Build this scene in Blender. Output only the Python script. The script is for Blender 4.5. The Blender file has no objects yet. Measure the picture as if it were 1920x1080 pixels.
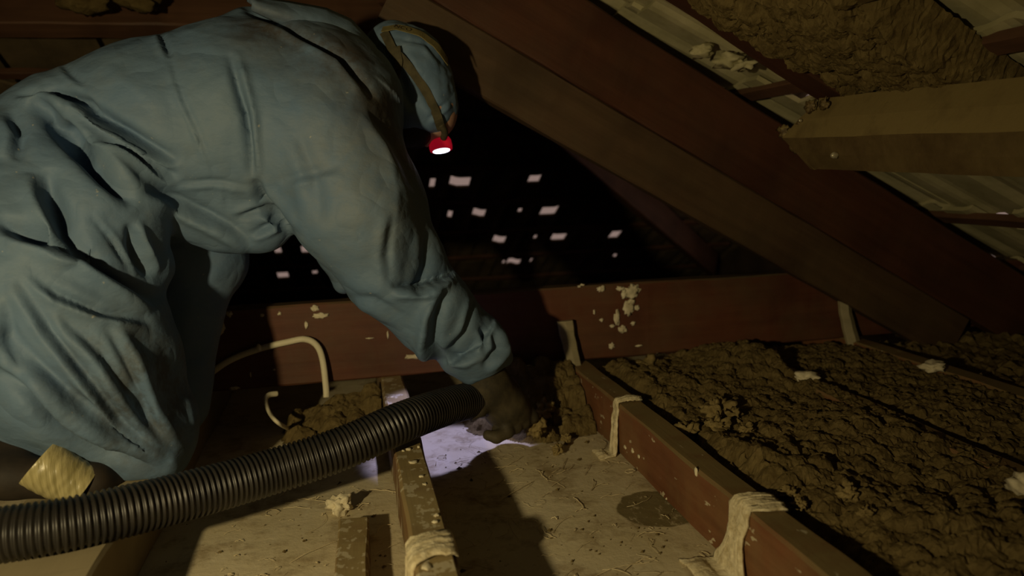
import bpy, bmesh, math, random
import numpy as np
from mathutils import Matrix, Vector, noise

random.seed(7)
rng = np.random.default_rng(7)
scene = bpy.context.scene
COL = scene.collection

# ------------------------------------------------------------------ camera
F = 1400.0
CAM = np.array([0.0, 0.0, 0.55])
ey = np.array([(645 - 960) / F, (333 - 540) / F, 1.0]); ey /= np.linalg.norm(ey)
ex = np.array([(7200 - 960) / F, (140 - 540) / F, 1.0]); ex -= ex.dot(ey) * ey; ex /= np.linalg.norm(ex)
ez = np.cross(ex, ey)
cam_data = bpy.data.cameras.new('camera')
cam_data.sensor_width = 36.0
cam_data.lens = F / 1920 * 36.0
cam_data.clip_start = 0.02
cam_data.dof.use_dof = True
cam_data.dof.focus_distance = 1.25
cam_data.dof.aperture_fstop = 3.2
cam = bpy.data.objects.new('camera', cam_data)
COL.objects.link(cam)
right = (ex[0], ey[0], ez[0]); down = (ex[1], ey[1], ez[1]); fwd = (ex[2], ey[2], ez[2])
cam.matrix_world = Matrix(((right[0], -down[0], -fwd[0], CAM[0]),
                           (right[1], -down[1], -fwd[1], CAM[1]),
                           (right[2], -down[2], -fwd[2], CAM[2]),
                           (0, 0, 0, 1)))
scene.camera = cam

# ------------------------------------------------------------------ world and lights
world = bpy.data.worlds.new('overcast_daylight'); scene.world = world
world.use_nodes = True
world.node_tree.nodes['Background'].inputs[0].default_value = (1.0, 0.70, 0.60, 1)
world.node_tree.nodes['Background'].inputs[1].default_value = 0.24
vs = scene.view_settings
vs.view_transform = 'Standard'; vs.look = 'None'; vs.gamma = 1.0; vs.exposure = 0.0
vs.use_curve_mapping = False

LAMP = (-0.64, -0.08, 0.57)
l = bpy.data.lights.new('hand_held_work_light', 'SPOT')
l.energy = 50.0; l.color = (1.0, 0.80, 0.42); l.shadow_soft_size = 0.022
l.spot_size = math.radians(116); l.spot_blend = 1.0
lo = bpy.data.objects.new('hand_held_work_light', l); COL.objects.link(lo)
lo.location = LAMP
lo.rotation_euler = (Vector((-0.10, 1.35, 0.16)) - Vector(LAMP)).to_track_quat('-Z', 'Y').to_euler()

# ------------------------------------------------------------------ helpers
def ray(x, y):
    d = np.array([(x - 960) / F, (y - 540) / F, 1.0])
    return np.array([ex.dot(d), ey.dot(d), ez.dot(d)])
def az(x, y, z):
    d = ray(x, y); return CAM + d * (z - CAM[2]) / d[2]
def ay(x, y, Y):
    d = ray(x, y); return CAM + d * Y / d[1]
def ax(x, y, X):
    d = ray(x, y); return CAM + d * X / d[0]
def project(V):
    v = V - CAM
    c = v[:, :1] * ex + v[:, 1:2] * ey + v[:, 2:3] * ez
    return c[:, :2] / c[:, 2:3] * F + np.array([960, 540])
def pxm(x, y, Y):                     # metres per pixel at that point
    return (ay(x + 1, y, Y) - ay(x, y, Y))[0]

def tag(o, label=None, cat=None, group=None, kind=None):
    if label: o['label'] = label
    if cat: o['category'] = cat
    if group: o['group'] = group
    if kind: o['kind'] = kind
    return o
def empty(name, loc, label, cat, group=None):
    o = bpy.data.objects.new(name, None); COL.objects.link(o)
    o.location = loc; o.empty_display_size = 0.05
    return tag(o, label, cat, group)
def adopt(o, parent):
    o.parent = parent
    m = Matrix.Identity(4)
    p = parent
    chain = []
    while p: chain.append(p); p = p.parent
    for p in reversed(chain):
        m = m @ p.matrix_parent_inverse @ p.matrix_basis
    o.matrix_parent_inverse = m.inverted()
    return o
def mk(name, V, Fc, mat, parent=None, smooth=False, matrix=None):
    me = bpy.data.meshes.new(name)
    me.from_pydata([tuple(map(float, v)) for v in V], [], [tuple(int(i) for i in f) for f in Fc])
    me.update()
    if smooth: me.polygons.foreach_set('use_smooth', [True] * len(me.polygons))
    me.materials.append(mat)
    o = bpy.data.objects.new(name, me); COL.objects.link(o)
    if matrix is not None: o.matrix_basis = matrix
    if parent is not None: adopt(o, parent)
    return o

def n3(p, s, seed=0.0):
    return noise.noise(Vector((p[0] * s + seed, p[1] * s - seed * 1.7, p[2] * s + seed * 0.6)))

def frame_from(p0, p1, up):
    p0 = Vector(p0); p1 = Vector(p1)
    x = (p1 - p0).normalized(); up = Vector(up)
    y = up.cross(x).normalized(); z = x.cross(y)
    return Matrix(((x[0], y[0], z[0], p0[0]), (x[1], y[1], z[1], p0[1]), (x[2], y[2], z[2], p0[2]), (0, 0, 0, 1)))

def timber(name, p0, p1, w, h, mat, up=(0, 0, 1), parent=None, ch=0.004, rough=0.0015, seed=1.0, step=0.04):
    """A sawn timber from p0 to p1 (centre line), w across, h along up, worn edges."""
    L = (Vector(p1) - Vector(p0)).length
    n = max(2, int(L / step))
    sec = [(-w/2+ch, -h/2), (w/2-ch, -h/2), (w/2, -h/2+ch), (w/2, h/2-ch), (w/2-ch, h/2), (-w/2+ch, h/2), (-w/2, h/2-ch), (-w/2, -h/2+ch)]
    V = []; Fc = []
    for i in range(n + 1):
        x = L * i / n
        for k, (a, b) in enumerate(sec):
            r1 = n3((x, a * 8, b * 8), 9, seed) * rough * 2; r2 = n3((x, a * 8, b * 8), 9, seed + 5) * rough * 2
            V.append((x, a + r1, b + r2))
    for i in range(n):
        for k in range(8):
            k2 = (k + 1) % 8
            Fc.append((i*8+k, i*8+k2, (i+1)*8+k2, (i+1)*8+k))
    Fc.append(tuple(reversed(range(8)))); Fc.append(tuple(n*8+k for k in range(8)))
    return mk(name, V, Fc, mat, parent, matrix=frame_from(p0, p1, up))

def tube(name, pts, r, mat, parent=None, seg=10, rfun=None, sub=6, flat=1.0):
    P = [np.array(p, float) for p in pts]
    Q = []
    for i in range(len(P) - 1):          # Catmull-Rom
        a = P[max(i-1, 0)]; b = P[i]; c = P[i+1]; d = P[min(i+2, len(P)-1)]
        for s in range(sub):
            t = s / sub
            Q.append(0.5 * (2*b + (c-a)*t + (2*a-5*b+4*c-d)*t*t + (3*b-a-3*c+d)*t**3))
    Q.append(P[-1]); Q = np.array(Q)
    T = np.gradient(Q, axis=0); T /= np.linalg.norm(T, axis=1)[:, None] + 1e-9
    N = np.cross(T[0], [0.13, 0.2, 1.0]); N /= np.linalg.norm(N)
    V = []; Fc = []; s = 0.0
    for i in range(len(Q)):
        N = N - N.dot(T[i]) * T[i]; N /= np.linalg.norm(N); B = np.cross(T[i], N)
        if i: s += np.linalg.norm(Q[i] - Q[i-1])
        rr = rfun(s) if rfun else r
        for k in range(seg):
            a = 2 * math.pi * k / seg
            V.append(Q[i] + rr * (math.cos(a) * N + flat * math.sin(a) * B))
    for i in range(len(Q) - 1):
        for k in range(seg):
            k2 = (k + 1) % seg
            Fc.append((i*seg+k, i*seg+k2, (i+1)*seg+k2, (i+1)*seg+k))
    Fc.append(tuple(reversed(range(seg)))); Fc.append(tuple((len(Q)-1)*seg+k for k in range(seg)))
    return mk(name, V, Fc, mat, parent, smooth=True)

def blob(name, c, r, mat, parent=None, seed=0.0, lump=0.35, freq=3.0, sub=3, matrix3=None):
    """Irregular lump: icosphere pushed about by noise. r = (rx, ry, rz)."""
    bm = bmesh.new(); bmesh.ops.create_icosphere(bm, subdivisions=sub, radius=1.0)
    V = []
    for v in bm.verts:
        p = v.co.copy()
        k = 1 + lump * (n3(p, freq * 0.5, seed) + 0.5 * n3(p, freq, seed + 3) + 0.3 * n3(p, freq * 2.3, seed + 9))
        q = Vector((p.x * r[0] * k, p.y * r[1] * k, p.z * r[2] * k))
        if matrix3 is not None: q = matrix3 @ q
        V.append((q.x + c[0], q.y + c[1], q.z + c[2]))
    Fc = [[v.index for v in f.verts] for f in bm.faces]; bm.free()
    return mk(name, V, Fc, mat, parent, smooth=True)

# ---- signed distance fields -> mesh (surface nets)
def surface_nets(G, org, h):
    S = G < 0
    c = np.zeros(tuple(d - 1 for d in G.shape), np.int8)
    for i in (0, 1):
        for j in (0, 1):
            for k in (0, 1):
                c += S[i:G.shape[0]-1+i, j:G.shape[1]-1+j, k:G.shape[2]-1+k]
    act = (c > 0) & (c < 8)
    I = np.argwhere(act)
    cor = [(i, j, k) for i in (0, 1) for j in (0, 1) for k in (0, 1)]
    val = np.stack([G[I[:, 0]+a, I[:, 1]+b, I[:, 2]+d] for a, b, d in cor], 1)
    acc = np.zeros((len(I), 3)); cnt = np.zeros(len(I))
    for m in range(8):
        for n in range(m + 1, 8):
            if sum(abs(cor[m][q] - cor[n][q]) for q in range(3)) != 1: continue
            x = (val[:, m] < 0) != (val[:, n] < 0)
            t = val[:, m] / np.where(x, val[:, m] - val[:, n], 1)
            p = np.array(cor[m])[None] + t[:, None] * (np.array(cor[n]) - np.array(cor[m]))[None]
            acc[x] += p[x]; cnt[x] += 1
    V = org + (I + acc / cnt[:, None]) * h
    idx = -np.ones(c.shape, np.int64); idx[act] = np.arange(len(I))
    Q = []
    for axis in range(3):
        u, w = [(1, 2), (2, 0), (0, 1)][axis]
        sl0 = [slice(None)] * 3; sl1 = [slice(None)] * 3
        sl0[axis] = slice(0, -1); sl1[axis] = slice(1, None)
        A = S[tuple(sl0)]; B = S[tuple(sl1)]
        E = np.argwhere(A != B)
        E = E[(E[:, u] > 0) & (E[:, w] > 0) & (E[:, u] < G.shape[u]-1) & (E[:, w] < G.shape[w]-1)]
        def cell(du, dw):
            X = E.copy(); X[:, u] += du; X[:, w] += dw
            return idx[X[:, 0], X[:, 1], X[:, 2]]
        q = np.stack([cell(-1, -1), cell(0, -1), cell(0, 0), cell(-1, 0)], 1)
        flip = ~A[E[:, 0], E[:, 1], E[:, 2]]
        q[flip] = q[flip][:, ::-1]
        Q.append(q)
    return V, np.concatenate(Q)

def sdf_mesh(prims, h, pad=0.03):
    """prims: ('c', p0, r0, p1, r1, k) tapered capsule, ('e', c, R(3x3 rows), radii, k), k<0 carves."""
    lo = np.full(3, 9.0); hi = np.full(3, -9.0); boxes = []
    for p in prims:
        if p[0] == 'c':
            a, r0, b, r1, k = p[1:]
            l_ = np.minimum(np.array(a) - r0, np.array(b) - r1); h_ = np.maximum(np.array(a) + r0, np.array(b) + r1)
        else:
            c, R, rad, k = p[1:]
            m = max(rad); l_ = np.array(c) - m; h_ = np.array(c) + m
        boxes.append((l_, h_))
        if k >= 0: lo = np.minimum(lo, l_); hi = np.maximum(hi, h_)
    lo -= pad; hi += pad
    N = np.ceil((hi - lo) / h).astype(int) + 1
    G = np.full(N, 0.2, np.float32)
    for p, (l_, h_) in zip(prims, boxes):
        k = abs(p[-1])
        i0 = np.clip(((l_ - k - 0.03 - lo) / h).astype(int), 0, N); i1 = np.clip(((h_ + k + 0.03 - lo) / h).astype(int) + 1, 0, N)
        if (i1 <= i0).any(): continue
        X = (lo[0] + np.arange(i0[0], i1[0]) * h)[:, None, None].astype(np.float32)
        Y = (lo[1] + np.arange(i0[1], i1[1]) * h)[None, :, None].astype(np.float32)
        Z = (lo[2] + np.arange(i0[2], i1[2]) * h)[None, None, :].astype(np.float32)
        if p[0] == 'c':
            a = np.array(p[1]); b = np.array(p[3]); d = b - a; L2 = d.dot(d) + 1e-12
            t = np.clip(((X-a[0])*d[0] + (Y-a[1])*d[1] + (Z-a[2])*d[2]) / L2, 0, 1)
            D = np.sqrt((X-a[0]-t*d[0])**2 + (Y-a[1]-t*d[1])**2 + (Z-a[2]-t*d[2])**2) - (p[2] + (p[4]-p[2])*t)
        else:
            c, R, rad = p[1], np.array(p[2]), p[3]
            q = [(X-c[0])*R[i, 0] + (Y-c[1])*R[i, 1] + (Z-c[2])*R[i, 2] for i in range(3)]
            k0 = np.sqrt(sum((q[i]/rad[i])**2 for i in range(3)))
            k1 = np.sqrt(sum((q[i]/rad[i]**2)**2 for i in range(3))) + 1e-6
            D = k0 * (k0 - 1) / k1
        g = G[i0[0]:i1[0], i0[1]:i1[1], i0[2]:i1[2]]
        if p[-1] >= 0:
            kk = max(k, 1e-4); e = np.clip(kk - np.abs(g - D), 0, None) / kk
            g[...] = np.minimum(g, D) - e * e * kk * 0.25
        else:
            e = np.clip(k - np.abs(g + D), 0, None) / k
            g[...] = np.maximum(g, -D) + e * e * k * 0.25
    return surface_nets(G, lo, h)

def normals(V, Q):
    n = np.cross(V[Q[:, 2]] - V[Q[:, 0]], V[Q[:, 3]] - V[Q[:, 1]])
    N = np.zeros_like(V)
    for i in range(4): np.add.at(N, Q[:, i], n)
    return N / (np.linalg.norm(N, axis=1)[:, None] + 1e-12)
def smooth_mesh(V, Q, it=1, f=0.5):
    for _ in range(it):
        A = np.zeros_like(V); c = np.zeros(len(V))
        for i in range(4):
            a = Q[:, i]; b = Q[:, (i+1) % 4]
            np.add.at(A, a, V[b]); np.add.at(c, a, 1); np.add.at(A, b, V[a]); np.add.at(c, b, 1)
        V = V * (1-f) + f * A / c[:, None]
    return V
def fold(V, N, px, line, w, d, ridge=0.6, side=1, ymax=9.0, ymin=0.0, ends=True, lim=None):
    """Press a fabric fold into the surface along a drawn line: a valley and a ridge beside it."""
    P = np.array(line, float)
    best = np.full(len(V), 1e9); sg = np.zeros(len(V)); tt = np.zeros(len(V))
    seg = np.linalg.norm(np.diff(P, axis=0), axis=1); cum = np.concatenate([[0], np.cumsum(seg)])
    for i in range(len(P) - 1):
        e = P[i+1] - P[i]
        t = np.clip(((px - P[i]) @ e) / (e @ e), 0, 1)
        q = px - P[i] - t[:, None] * e
        dist = np.hypot(q[:, 0], q[:, 1]); m = dist < best
        best[m] = dist[m]; tt[m] = ((cum[i] + t * seg[i]) / cum[-1])[m]
        sg[m] = np.sign(e[0] * q[:, 1] - e[1] * q[:, 0])[m]
    view = CAM - V; view /= np.linalg.norm(view, axis=1)[:, None]
    face = np.clip((N * view).sum(1) * 3 + 0.3, 0, 1)
    face *= (V[:, 1] < ymax) & (V[:, 1] > ymin)
    amp = d * (np.clip(np.sin(np.pi * np.clip(tt, 0.0, 1)), 0, 1) ** 0.6 if ends else 1.0)
    s = best * sg * side
    prof = -np.exp(-(best / w) ** 1.6) + ridge * np.exp(-((s - 1.9 * w) / (1.1 * w)) ** 2)
    return V + N * (amp * prof * face)[:, None]

# ------------------------------------------------------------------ materials
def newmat(name):
    m = bpy.data.materials.new(name); m.use_nodes = True
    nt = m.node_tree; b = nt.nodes['Principled BSDF']
    return m, nt, b
def nd(nt, t, **kw):
    n = nt.nodes.new(t)
    for k, v in kw.items():
        if k in n.inputs: n.inputs[k].default_value = v
        else: setattr(n, k, v)
    return n
def lk(nt, a, b): nt.links.new(a, b)
def c4(c): return (c[0], c[1], c[2], 1.0)
def mixc(nt, fac, a, b):
    m = nt.nodes.new('ShaderNodeMix'); m.data_type = 'RGBA'
    for s, v in ((0, fac), (6, a), (7, b)):
        if hasattr(v, 'is_linked') or hasattr(v, 'links'): nt.links.new(v, m.inputs[s])
        else: m.inputs[s].default_value = v if s == 0 else c4(v)
    return m.outputs[2]
def ramp(nt, src, lo, hi):
    r = nt.nodes.new('ShaderNodeMapRange'); r.clamp = True
    r.inputs[1].default_value = lo; r.inputs[2].default_value = hi
    nt.links.new(src, r.inputs[0]); return r.outputs[0]
def mul(nt, a, b):
    m = nt.nodes.new('ShaderNodeMath'); m.operation = 'MULTIPLY'
    for i, v in enumerate((a, b)):
        if hasattr(v, 'links'): nt.links.new(v, m.inputs[i])
        else: m.inputs[i].default_value = v
    return m.outputs[0]
def noise_tex(nt, scale, detail=4, rough=0.6, mapscale=None, vec=None, loc=None):
    n = nt.nodes.new('ShaderNodeTexNoise')
    n.inputs['Scale'].default_value = scale; n.inputs['Detail'].default_value = detail; n.inputs['Roughness'].default_value = rough
    if vec is None: vec = nt.nodes.new('ShaderNodeTexCoord').outputs['Object']
    mp = nt.nodes.new('ShaderNodeMapping')
    if mapscale: mp.inputs['Scale'].default_value = mapscale
    if loc: mp.inputs['Location'].default_value = loc
    nt.links.new(vec, mp.inputs['Vector']); nt.links.new(mp.outputs[0], n.inputs['Vector'])
    return n.outputs['Fac']
def bump(nt, b, h, strength=0.3, dist=0.004):
    n = nt.nodes.new('ShaderNodeBump'); n.inputs['Strength'].default_value = strength; n.inputs['Distance'].default_value = dist
    nt.links.new(h, n.inputs['Height']); nt.links.new(n.outputs[0], b.inputs['Normal'])

def wood(name, c1, c2, dust=None, dust_amt=0.8, fleck=0.0, rough=0.6, fleckscale=(30, 60, 60), dz=(0.3, 0.85)):
    m, nt, b = newmat(name)
    g = noise_tex(nt, 1.0, 6, 0.65, (2.0, 38, 38))
    big = noise_tex(nt, 5.0, 3, 0.6)
    col = mixc(nt, ramp(nt, g, 0.3, 0.7), c1, c2)
    col = mixc(nt, mul(nt, ramp(nt, big, 0.45, 0.7), 0.55), col, tuple(x * 0.45 for x in c1))
    if dust:
        geo = nt.nodes.new('ShaderNodeNewGeometry'); sx = nt.nodes.new('ShaderNodeSeparateXYZ')
        lk(nt, geo.outputs['True Normal'], sx.inputs[0])
        f = mul(nt, ramp(nt, sx.outputs[2], dz[0], dz[1]), ramp(nt, noise_tex(nt, 14, 5), 0.15, 0.5))
        col = mixc(nt, mul(nt, f, dust_amt), col, dust)
        film = mul(nt, ramp(nt, noise_tex(nt, 7, 6, 0.7, loc=(3, 1, 2)), 0.42, 0.75), 0.4)
        col = mixc(nt, film, col, dust)
    if fleck:
        f = ramp(nt, noise_tex(nt, 1.0, 3, 0.55, fleckscale, loc=(5, 2, 8)), 0.74 - fleck, 0.77 - fleck)
        col = mixc(nt, mul(nt, f, 0.85), col, (0.50, 0.44, 0.30))
    lk(nt, col, b.inputs['Base Color'])
    b.inputs['Roughness'].default_value = rough; b.inputs['Specular IOR Level'].default_value = 0.3
    bump(nt, b, g, 0.35, 0.003)
    return m

def simple(name, c1, c2, scale=20, rough=0.7, bs=0.3, bd=0.004, detail=5, spec=0.3, metal=0.0, lo=0.35, hi=0.65):
    m, nt, b = newmat(name)
    g = noise_tex(nt, scale, detail)
    lk(nt, mixc(nt, ramp(nt, g, lo, hi), c1, c2), b.inputs['Base Color'])
    b.inputs['Roughness'].default_value = rough; b.inputs['Specular IOR Level'].default_value = spec
    b.inputs['Metallic'].default_value = metal
    bump(nt, b, g, bs, bd)
    return m

DUST = (0.27, 0.215, 0.10)
M = {}
M['joist'] = wood('dusty_joist_timber', (0.14, 0.052, 0.022), (0.22, 0.095, 0.042), (0.22, 0.17, 0.075), 0.85, 0.075)
M['joist_flecked'] = wood('plaster_streaked_joist_timber', (0.16, 0.085, 0.035), (0.25, 0.14, 0.06), (0.31, 0.245, 0.115), 0.85, 0.175, fleckscale=(60, 70, 11))
M['beam'] = wood('red_brown_beam_timber', (0.085, 0.028, 0.014), (0.125, 0.046, 0.022), (0.11, 0.085, 0.045), 0.8, 0.0)
M['rafter'] = wood('red_stained_rafter_timber', (0.058, 0.020, 0.010), (0.090, 0.034, 0.017), (0.055, 0.036, 0.020), 0.4, 0.0)
M['rafter_dull'] = wood('dull_brown_rafter_timber', (0.06, 0.034, 0.017), (0.095, 0.056, 0.028), (0.08, 0.06, 0.03), 0.4, 0.0)
M['purlin'] = wood('dust_coated_purlin_timber', (0.085, 0.055, 0.023), (0.125, 0.084, 0.036), (0.24, 0.180, 0.072), 0.95, 0.0, dz=(0.0, 0.25))
M['dark_wood'] = wood('dark_roof_timber', (0.09, 0.045, 0.025), (0.14, 0.07, 0.04), None)
M['board'] = wood('pale_board_timber', (0.26, 0.20, 0.11), (0.34, 0.27, 0.15), (0.33, 0.28, 0.17), 0.7, 0.03)
M['cleat'] = wood('weathered_cleat_timber', (0.22, 0.19, 0.11), (0.33, 0.28, 0.17), (0.3, 0.26, 0.16), 0.5, 0.03)
M['insul'] = simple('brown_loose_insulation_fibre', (0.095, 0.067, 0.026), (0.165, 0.122, 0.050), 40, 0.95, 0.9, 0.008, 8, 0.1)
M['insul_pale'] = simple('pale_insulation_fibre', (0.16, 0.118, 0.048), (0.27, 0.205, 0.088), 60, 0.95, 0.9, 0.006, 8, 0.1)
M['plaster_lump'] = simple('cream_plaster', (0.48, 0.42, 0.28), (0.70, 0.63, 0.45), 45, 0.85, 0.6, 0.004)
M['strap'] = simple('fibrous_plaster_strap', (0.46, 0.38, 0.22), (0.72, 0.64, 0.44), 90, 0.85, 0.8, 0.004, 6)
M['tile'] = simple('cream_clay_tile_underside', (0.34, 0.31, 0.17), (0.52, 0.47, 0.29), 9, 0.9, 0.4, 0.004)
M['tile_dark'] = simple('dark_tile_underside', (0.10, 0.075, 0.04), (0.17, 0.125, 0.07), 8, 0.95, 0.4, 0.004)  # darker tile tone for the far slope
M['sarking'] = simple('dark_roof_lining', (0.05, 0.035, 0.022), (0.08, 0.055, 0.035), 6, 0.95)
M['cable'] = simple('cream_cable_sheath', (0.60, 0.55, 0.38), (0.70, 0.64, 0.46), 20, 0.5, 0.1)
M['hose'] = simple('black_ribbed_plastic', (0.012, 0.011, 0.010), (0.027, 0.023, 0.018), 14, 0.42, 0.15, 0.002, spec=0.5)
M['hose_cuff'] = simple('olive_rubber_cuff', (0.13, 0.115, 0.06), (0.22, 0.185, 0.10), 22, 0.55, 0.2, 0.002)
M['glove'] = simple('grubby_dark_glove', (0.028, 0.023, 0.014), (0.070, 0.056, 0.031), 30, 0.7, 0.4, 0.003)
M['boot'] = simple('dark_boot_leather', (0.014, 0.011, 0.008), (0.03, 0.022, 0.015), 18, 0.7, 0.3, 0.003)
M['skin'] = simple('skin', (0.42, 0.24, 0.17), (0.50, 0.30, 0.22), 12, 0.55, 0.1, 0.001)
M['strap_web'] = simple('olive_elastic_webbing', (0.13, 0.11, 0.045), (0.20, 0.17, 0.07), 60, 0.8, 0.3, 0.001)
M['strap_dark'] = simple('dark_elastic_webbing', (0.045, 0.04, 0.022), (0.08, 0.068, 0.036), 60, 0.8, 0.3, 0.001)
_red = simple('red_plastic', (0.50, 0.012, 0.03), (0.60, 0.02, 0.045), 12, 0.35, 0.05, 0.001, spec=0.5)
_red.node_tree.nodes['Principled BSDF'].inputs['Emission Color'].default_value = (0.5, 0.004, 0.02, 1)   # own glow stands in for lamp light through the housing
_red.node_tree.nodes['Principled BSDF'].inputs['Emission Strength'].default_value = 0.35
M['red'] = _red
M['print'] = simple('dark_strap_print', (0.03, 0.022, 0.012), (0.04, 0.03, 0.018), 20, 0.8)
M['nail'] = simple('galvanised_nail', (0.55, 0.50, 0.35), (0.65, 0.58, 0.4), 20, 0.4, 0.1, 0.001, metal=0.6)
M['chip'] = simple('pale_timber_fibre', (0.42, 0.34, 0.19), (0.60, 0.51, 0.32), 40, 0.8)

# tape
m, nt, b = newmat('yellow_packing_tape')
g = noise_tex(nt, 1.0, 4, 0.6, (170, 40, 14))
lk(nt, mixc(nt, ramp(nt, g, 0.35, 0.65), (0.25, 0.215, 0.09), (0.46, 0.40, 0.20)), b.inputs['Base Color'])
b.inputs['Roughness'].default_value = 0.32; bump(nt, b, g, 0.5, 0.003); M['tape'] = m

# lens
m, nt, b = newmat('lit_lens')
b.inputs['Base Color'].default_value = (0.9, 0.9, 1, 1); b.inputs['Emission Color'].default_value = (0.85, 0.87, 1.0, 1)
b.inputs['Emission Strength'].default_value = 2.5; M['lens'] = m

# coverall fabric
m, nt, b = newmat('blue_nonwoven_coverall')
big = noise_tex(nt, 4.5, 6, 0.62); fine = noise_tex(nt, 26, 6, 0.65, loc=(2, 4, 1))
col = mixc(nt, ramp(nt, big, 0.3, 0.75), (0.095, 0.162, 0.270), (0.126, 0.185, 0.252))
col = mixc(nt, mul(nt, ramp(nt, fine, 0.5, 0.8), 0.3), col, (0.175, 0.205, 0.225))
geo = nt.nodes.new('ShaderNodeNewGeometry')
def near(c, r0, r1):
    v = nt.nodes.new('ShaderNodeVectorMath'); v.operation = 'DISTANCE'; v.inputs[1].default_value = tuple(c)
    lk(nt, geo.outputs['Position'], v.inputs[0]); return ramp(nt, v.outputs['Value'], r1, r0)
grime = ramp(nt, noise_tex(nt, 11, 6, 0.7, loc=(7, 7, 1)), 0.30, 0.56)
def either(*fs):
    o = fs[0]
    for f in fs[1:]:
        m_ = nt.nodes.new('ShaderNodeMath'); m_.operation = 'MAXIMUM'; lk(nt, o, m_.inputs[0]); lk(nt, f, m_.inputs[1]); o = m_.outputs[0]
    return o
soil = either(near(ay(500, 50, 1.33), 0.02, 0.10), near(ay(575, 75, 1.32), 0.02, 0.11), near(ay(645, 115, 1.31), 0.03, 0.12), near(ay(700, 185, 1.31), 0.03, 0.12), near(ay(745, 265, 1.32), 0.02, 0.11))
col = mixc(nt, mul(nt, mul(nt, soil, grime), 0.9), col, (0.050, 0.040, 0.030))
col = mixc(nt, mul(nt, mul(nt, near(ay(690, 330, 1.28), 0.04, 0.20), ramp(nt, noise_tex(nt, 9, 5, 0.7), 0.35, 0.7)), 0.5), col, (0.23, 0.215, 0.165))
col = mixc(nt, mul(nt, mul(nt, near(ay(315, 740, 1.17), 0.05, 0.19), ramp(nt, noise_tex(nt, 22, 5, 0.7, loc=(1, 9, 3)), 0.4, 0.6)), 0.75), col, (0.052, 0.050, 0.040))
spk = ramp(nt, noise_tex(nt, 75, 2, 0.5, loc=(4, 4, 4)), 0.74, 0.78)
col = mixc(nt, mul(nt, spk, 0.5), col, (0.42, 0.41, 0.34))
lk(nt, col, b.inputs['Base Color'])
b.inputs['Roughness'].default_value = 0.62; b.inputs['Specular IOR Level'].default_value = 0.28
h1 = noise_tex(nt, 15, 5, 0.55, (1, 1, 1.6))
def crease(sc, loc):                                       # thin pressed-in crease lines of stiff cloth
    q = noise_tex(nt, sc, 1.5, 0.5, loc=loc)
    d_ = nt.nodes.new('ShaderNodeMath'); d_.operation = 'SUBTRACT'; lk(nt, q, d_.inputs[0]); d_.inputs[1].default_value = 0.5
    a_ = nt.nodes.new('ShaderNodeMath'); a_.operation = 'ABSOLUTE'; lk(nt, d_.outputs[0], a_.inputs[0])
    return ramp(nt, a_.outputs[0], 0.0, 0.16)
sm = nt.nodes.new('ShaderNodeMath'); sm.operation = 'ADD'; lk(nt, crease(6.5, (1, 3, 5)), sm.inputs[0]); lk(nt, crease(13.0, (8, 2, 4)), sm.inputs[1])
sm2 = nt.nodes.new('ShaderNodeMath'); sm2.operation = 'ADD'; lk(nt, mul(nt, sm.outputs[0], 0.5), sm2.inputs[0]); lk(nt, h1, sm2.inputs[1])
bump(nt, b, sm2.outputs[0], 0.42, 0.010)
M['coverall'] = m

# plaster ceiling lining seen from above
m, nt, b = newmat('dusty_plaster_ceiling_lining')
a1 = noise_tex(nt, 3.2, 7, 0.62); a2 = noise_tex(nt, 13, 6, 0.7, loc=(3, 3, 0)); a3 = noise_tex(nt, 1.0, 5, 0.7, (45, 7, 1)); a4 = noise_tex(nt, 55, 4, 0.7)
col = mixc(nt, ramp(nt, a1, 0.35, 0.68), (0.66, 0.58, 0.40), (0.52, 0.44, 0.27))
col = mixc(nt, mul(nt, ramp(nt, a3, 0.52, 0.72), 0.35), col, (0.66, 0.60, 0.45))
col = mixc(nt, mul(nt, ramp(nt, a2, 0.50, 0.68), 0.7), col, (0.20, 0.125, 0.045))
col = mixc(nt, mul(nt, ramp(nt, a4, 0.63, 0.74), 0.5), col, (0.17, 0.11, 0.045))
geo = nt.nodes.new('ShaderNodeNewGeometry')
warp = nt.nodes.new('ShaderNodeVectorMath'); warp.operation = 'MULTIPLY_ADD'
nz = nt.nodes.new('ShaderNodeTexNoise'); nz.inputs['Scale'].default_value = 38; nz.inputs['Detail'].default_value = 3
lk(nt, geo.outputs['Position'], nz.inputs['Vector']); lk(nt, nz.outputs['Color'], warp.inputs[0])
warp.inputs[1].default_value = (0.016, 0.016, 0); lk(nt, geo.outputs['Position'], warp.inputs[2])
v = nt.nodes.new('ShaderNodeVectorMath'); v.operation = 'DISTANCE'; v.inputs[1].default_value = (0.475, 1.086, 0.0)
lk(nt, warp.outputs[0], v.inputs[0])
disc = mul(nt, ramp(nt, v.outputs['Value'], 0.068, 0.064), ramp(nt, noise_tex(nt, 1.0, 4, 0.7, (70, 30, 1), loc=(4, 4, 0)), 0.70, 0.56))
col = mixc(nt, mul(nt, disc, 0.9), col, (0.145, 0.110, 0.042))
lk(nt, col, b.inputs['Base Color']); b.inputs['Roughness'].default_value = 0.9; b.inputs['Specular IOR Level'].default_value = 0.15
bump(nt, b, a2, 0.5, 0.006)
M['plaster'] = m

# ------------------------------------------------------------------ setting: ceiling lining, roof, closing walls
def slab(name, quad, mat, thick=0.02, nrm=None):
    q = [np.array(p, float) for p in quad]
    n = np.cross(q[1]-q[0], q[2]-q[0]); n /= np.linalg.norm(n)
    if nrm is not None and n.dot(nrm) < 0: n = -n
    V = q + [p + n * thick for p in q]
    Fc = [(0, 1, 2, 3), (7, 6, 5, 4), (0, 4, 5, 1), (1, 5, 6, 2), (2, 6, 7, 3), (3, 7, 4, 0)]
    o = mk(name, V, Fc, mat); o['kind'] = 'structure'; return o

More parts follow.
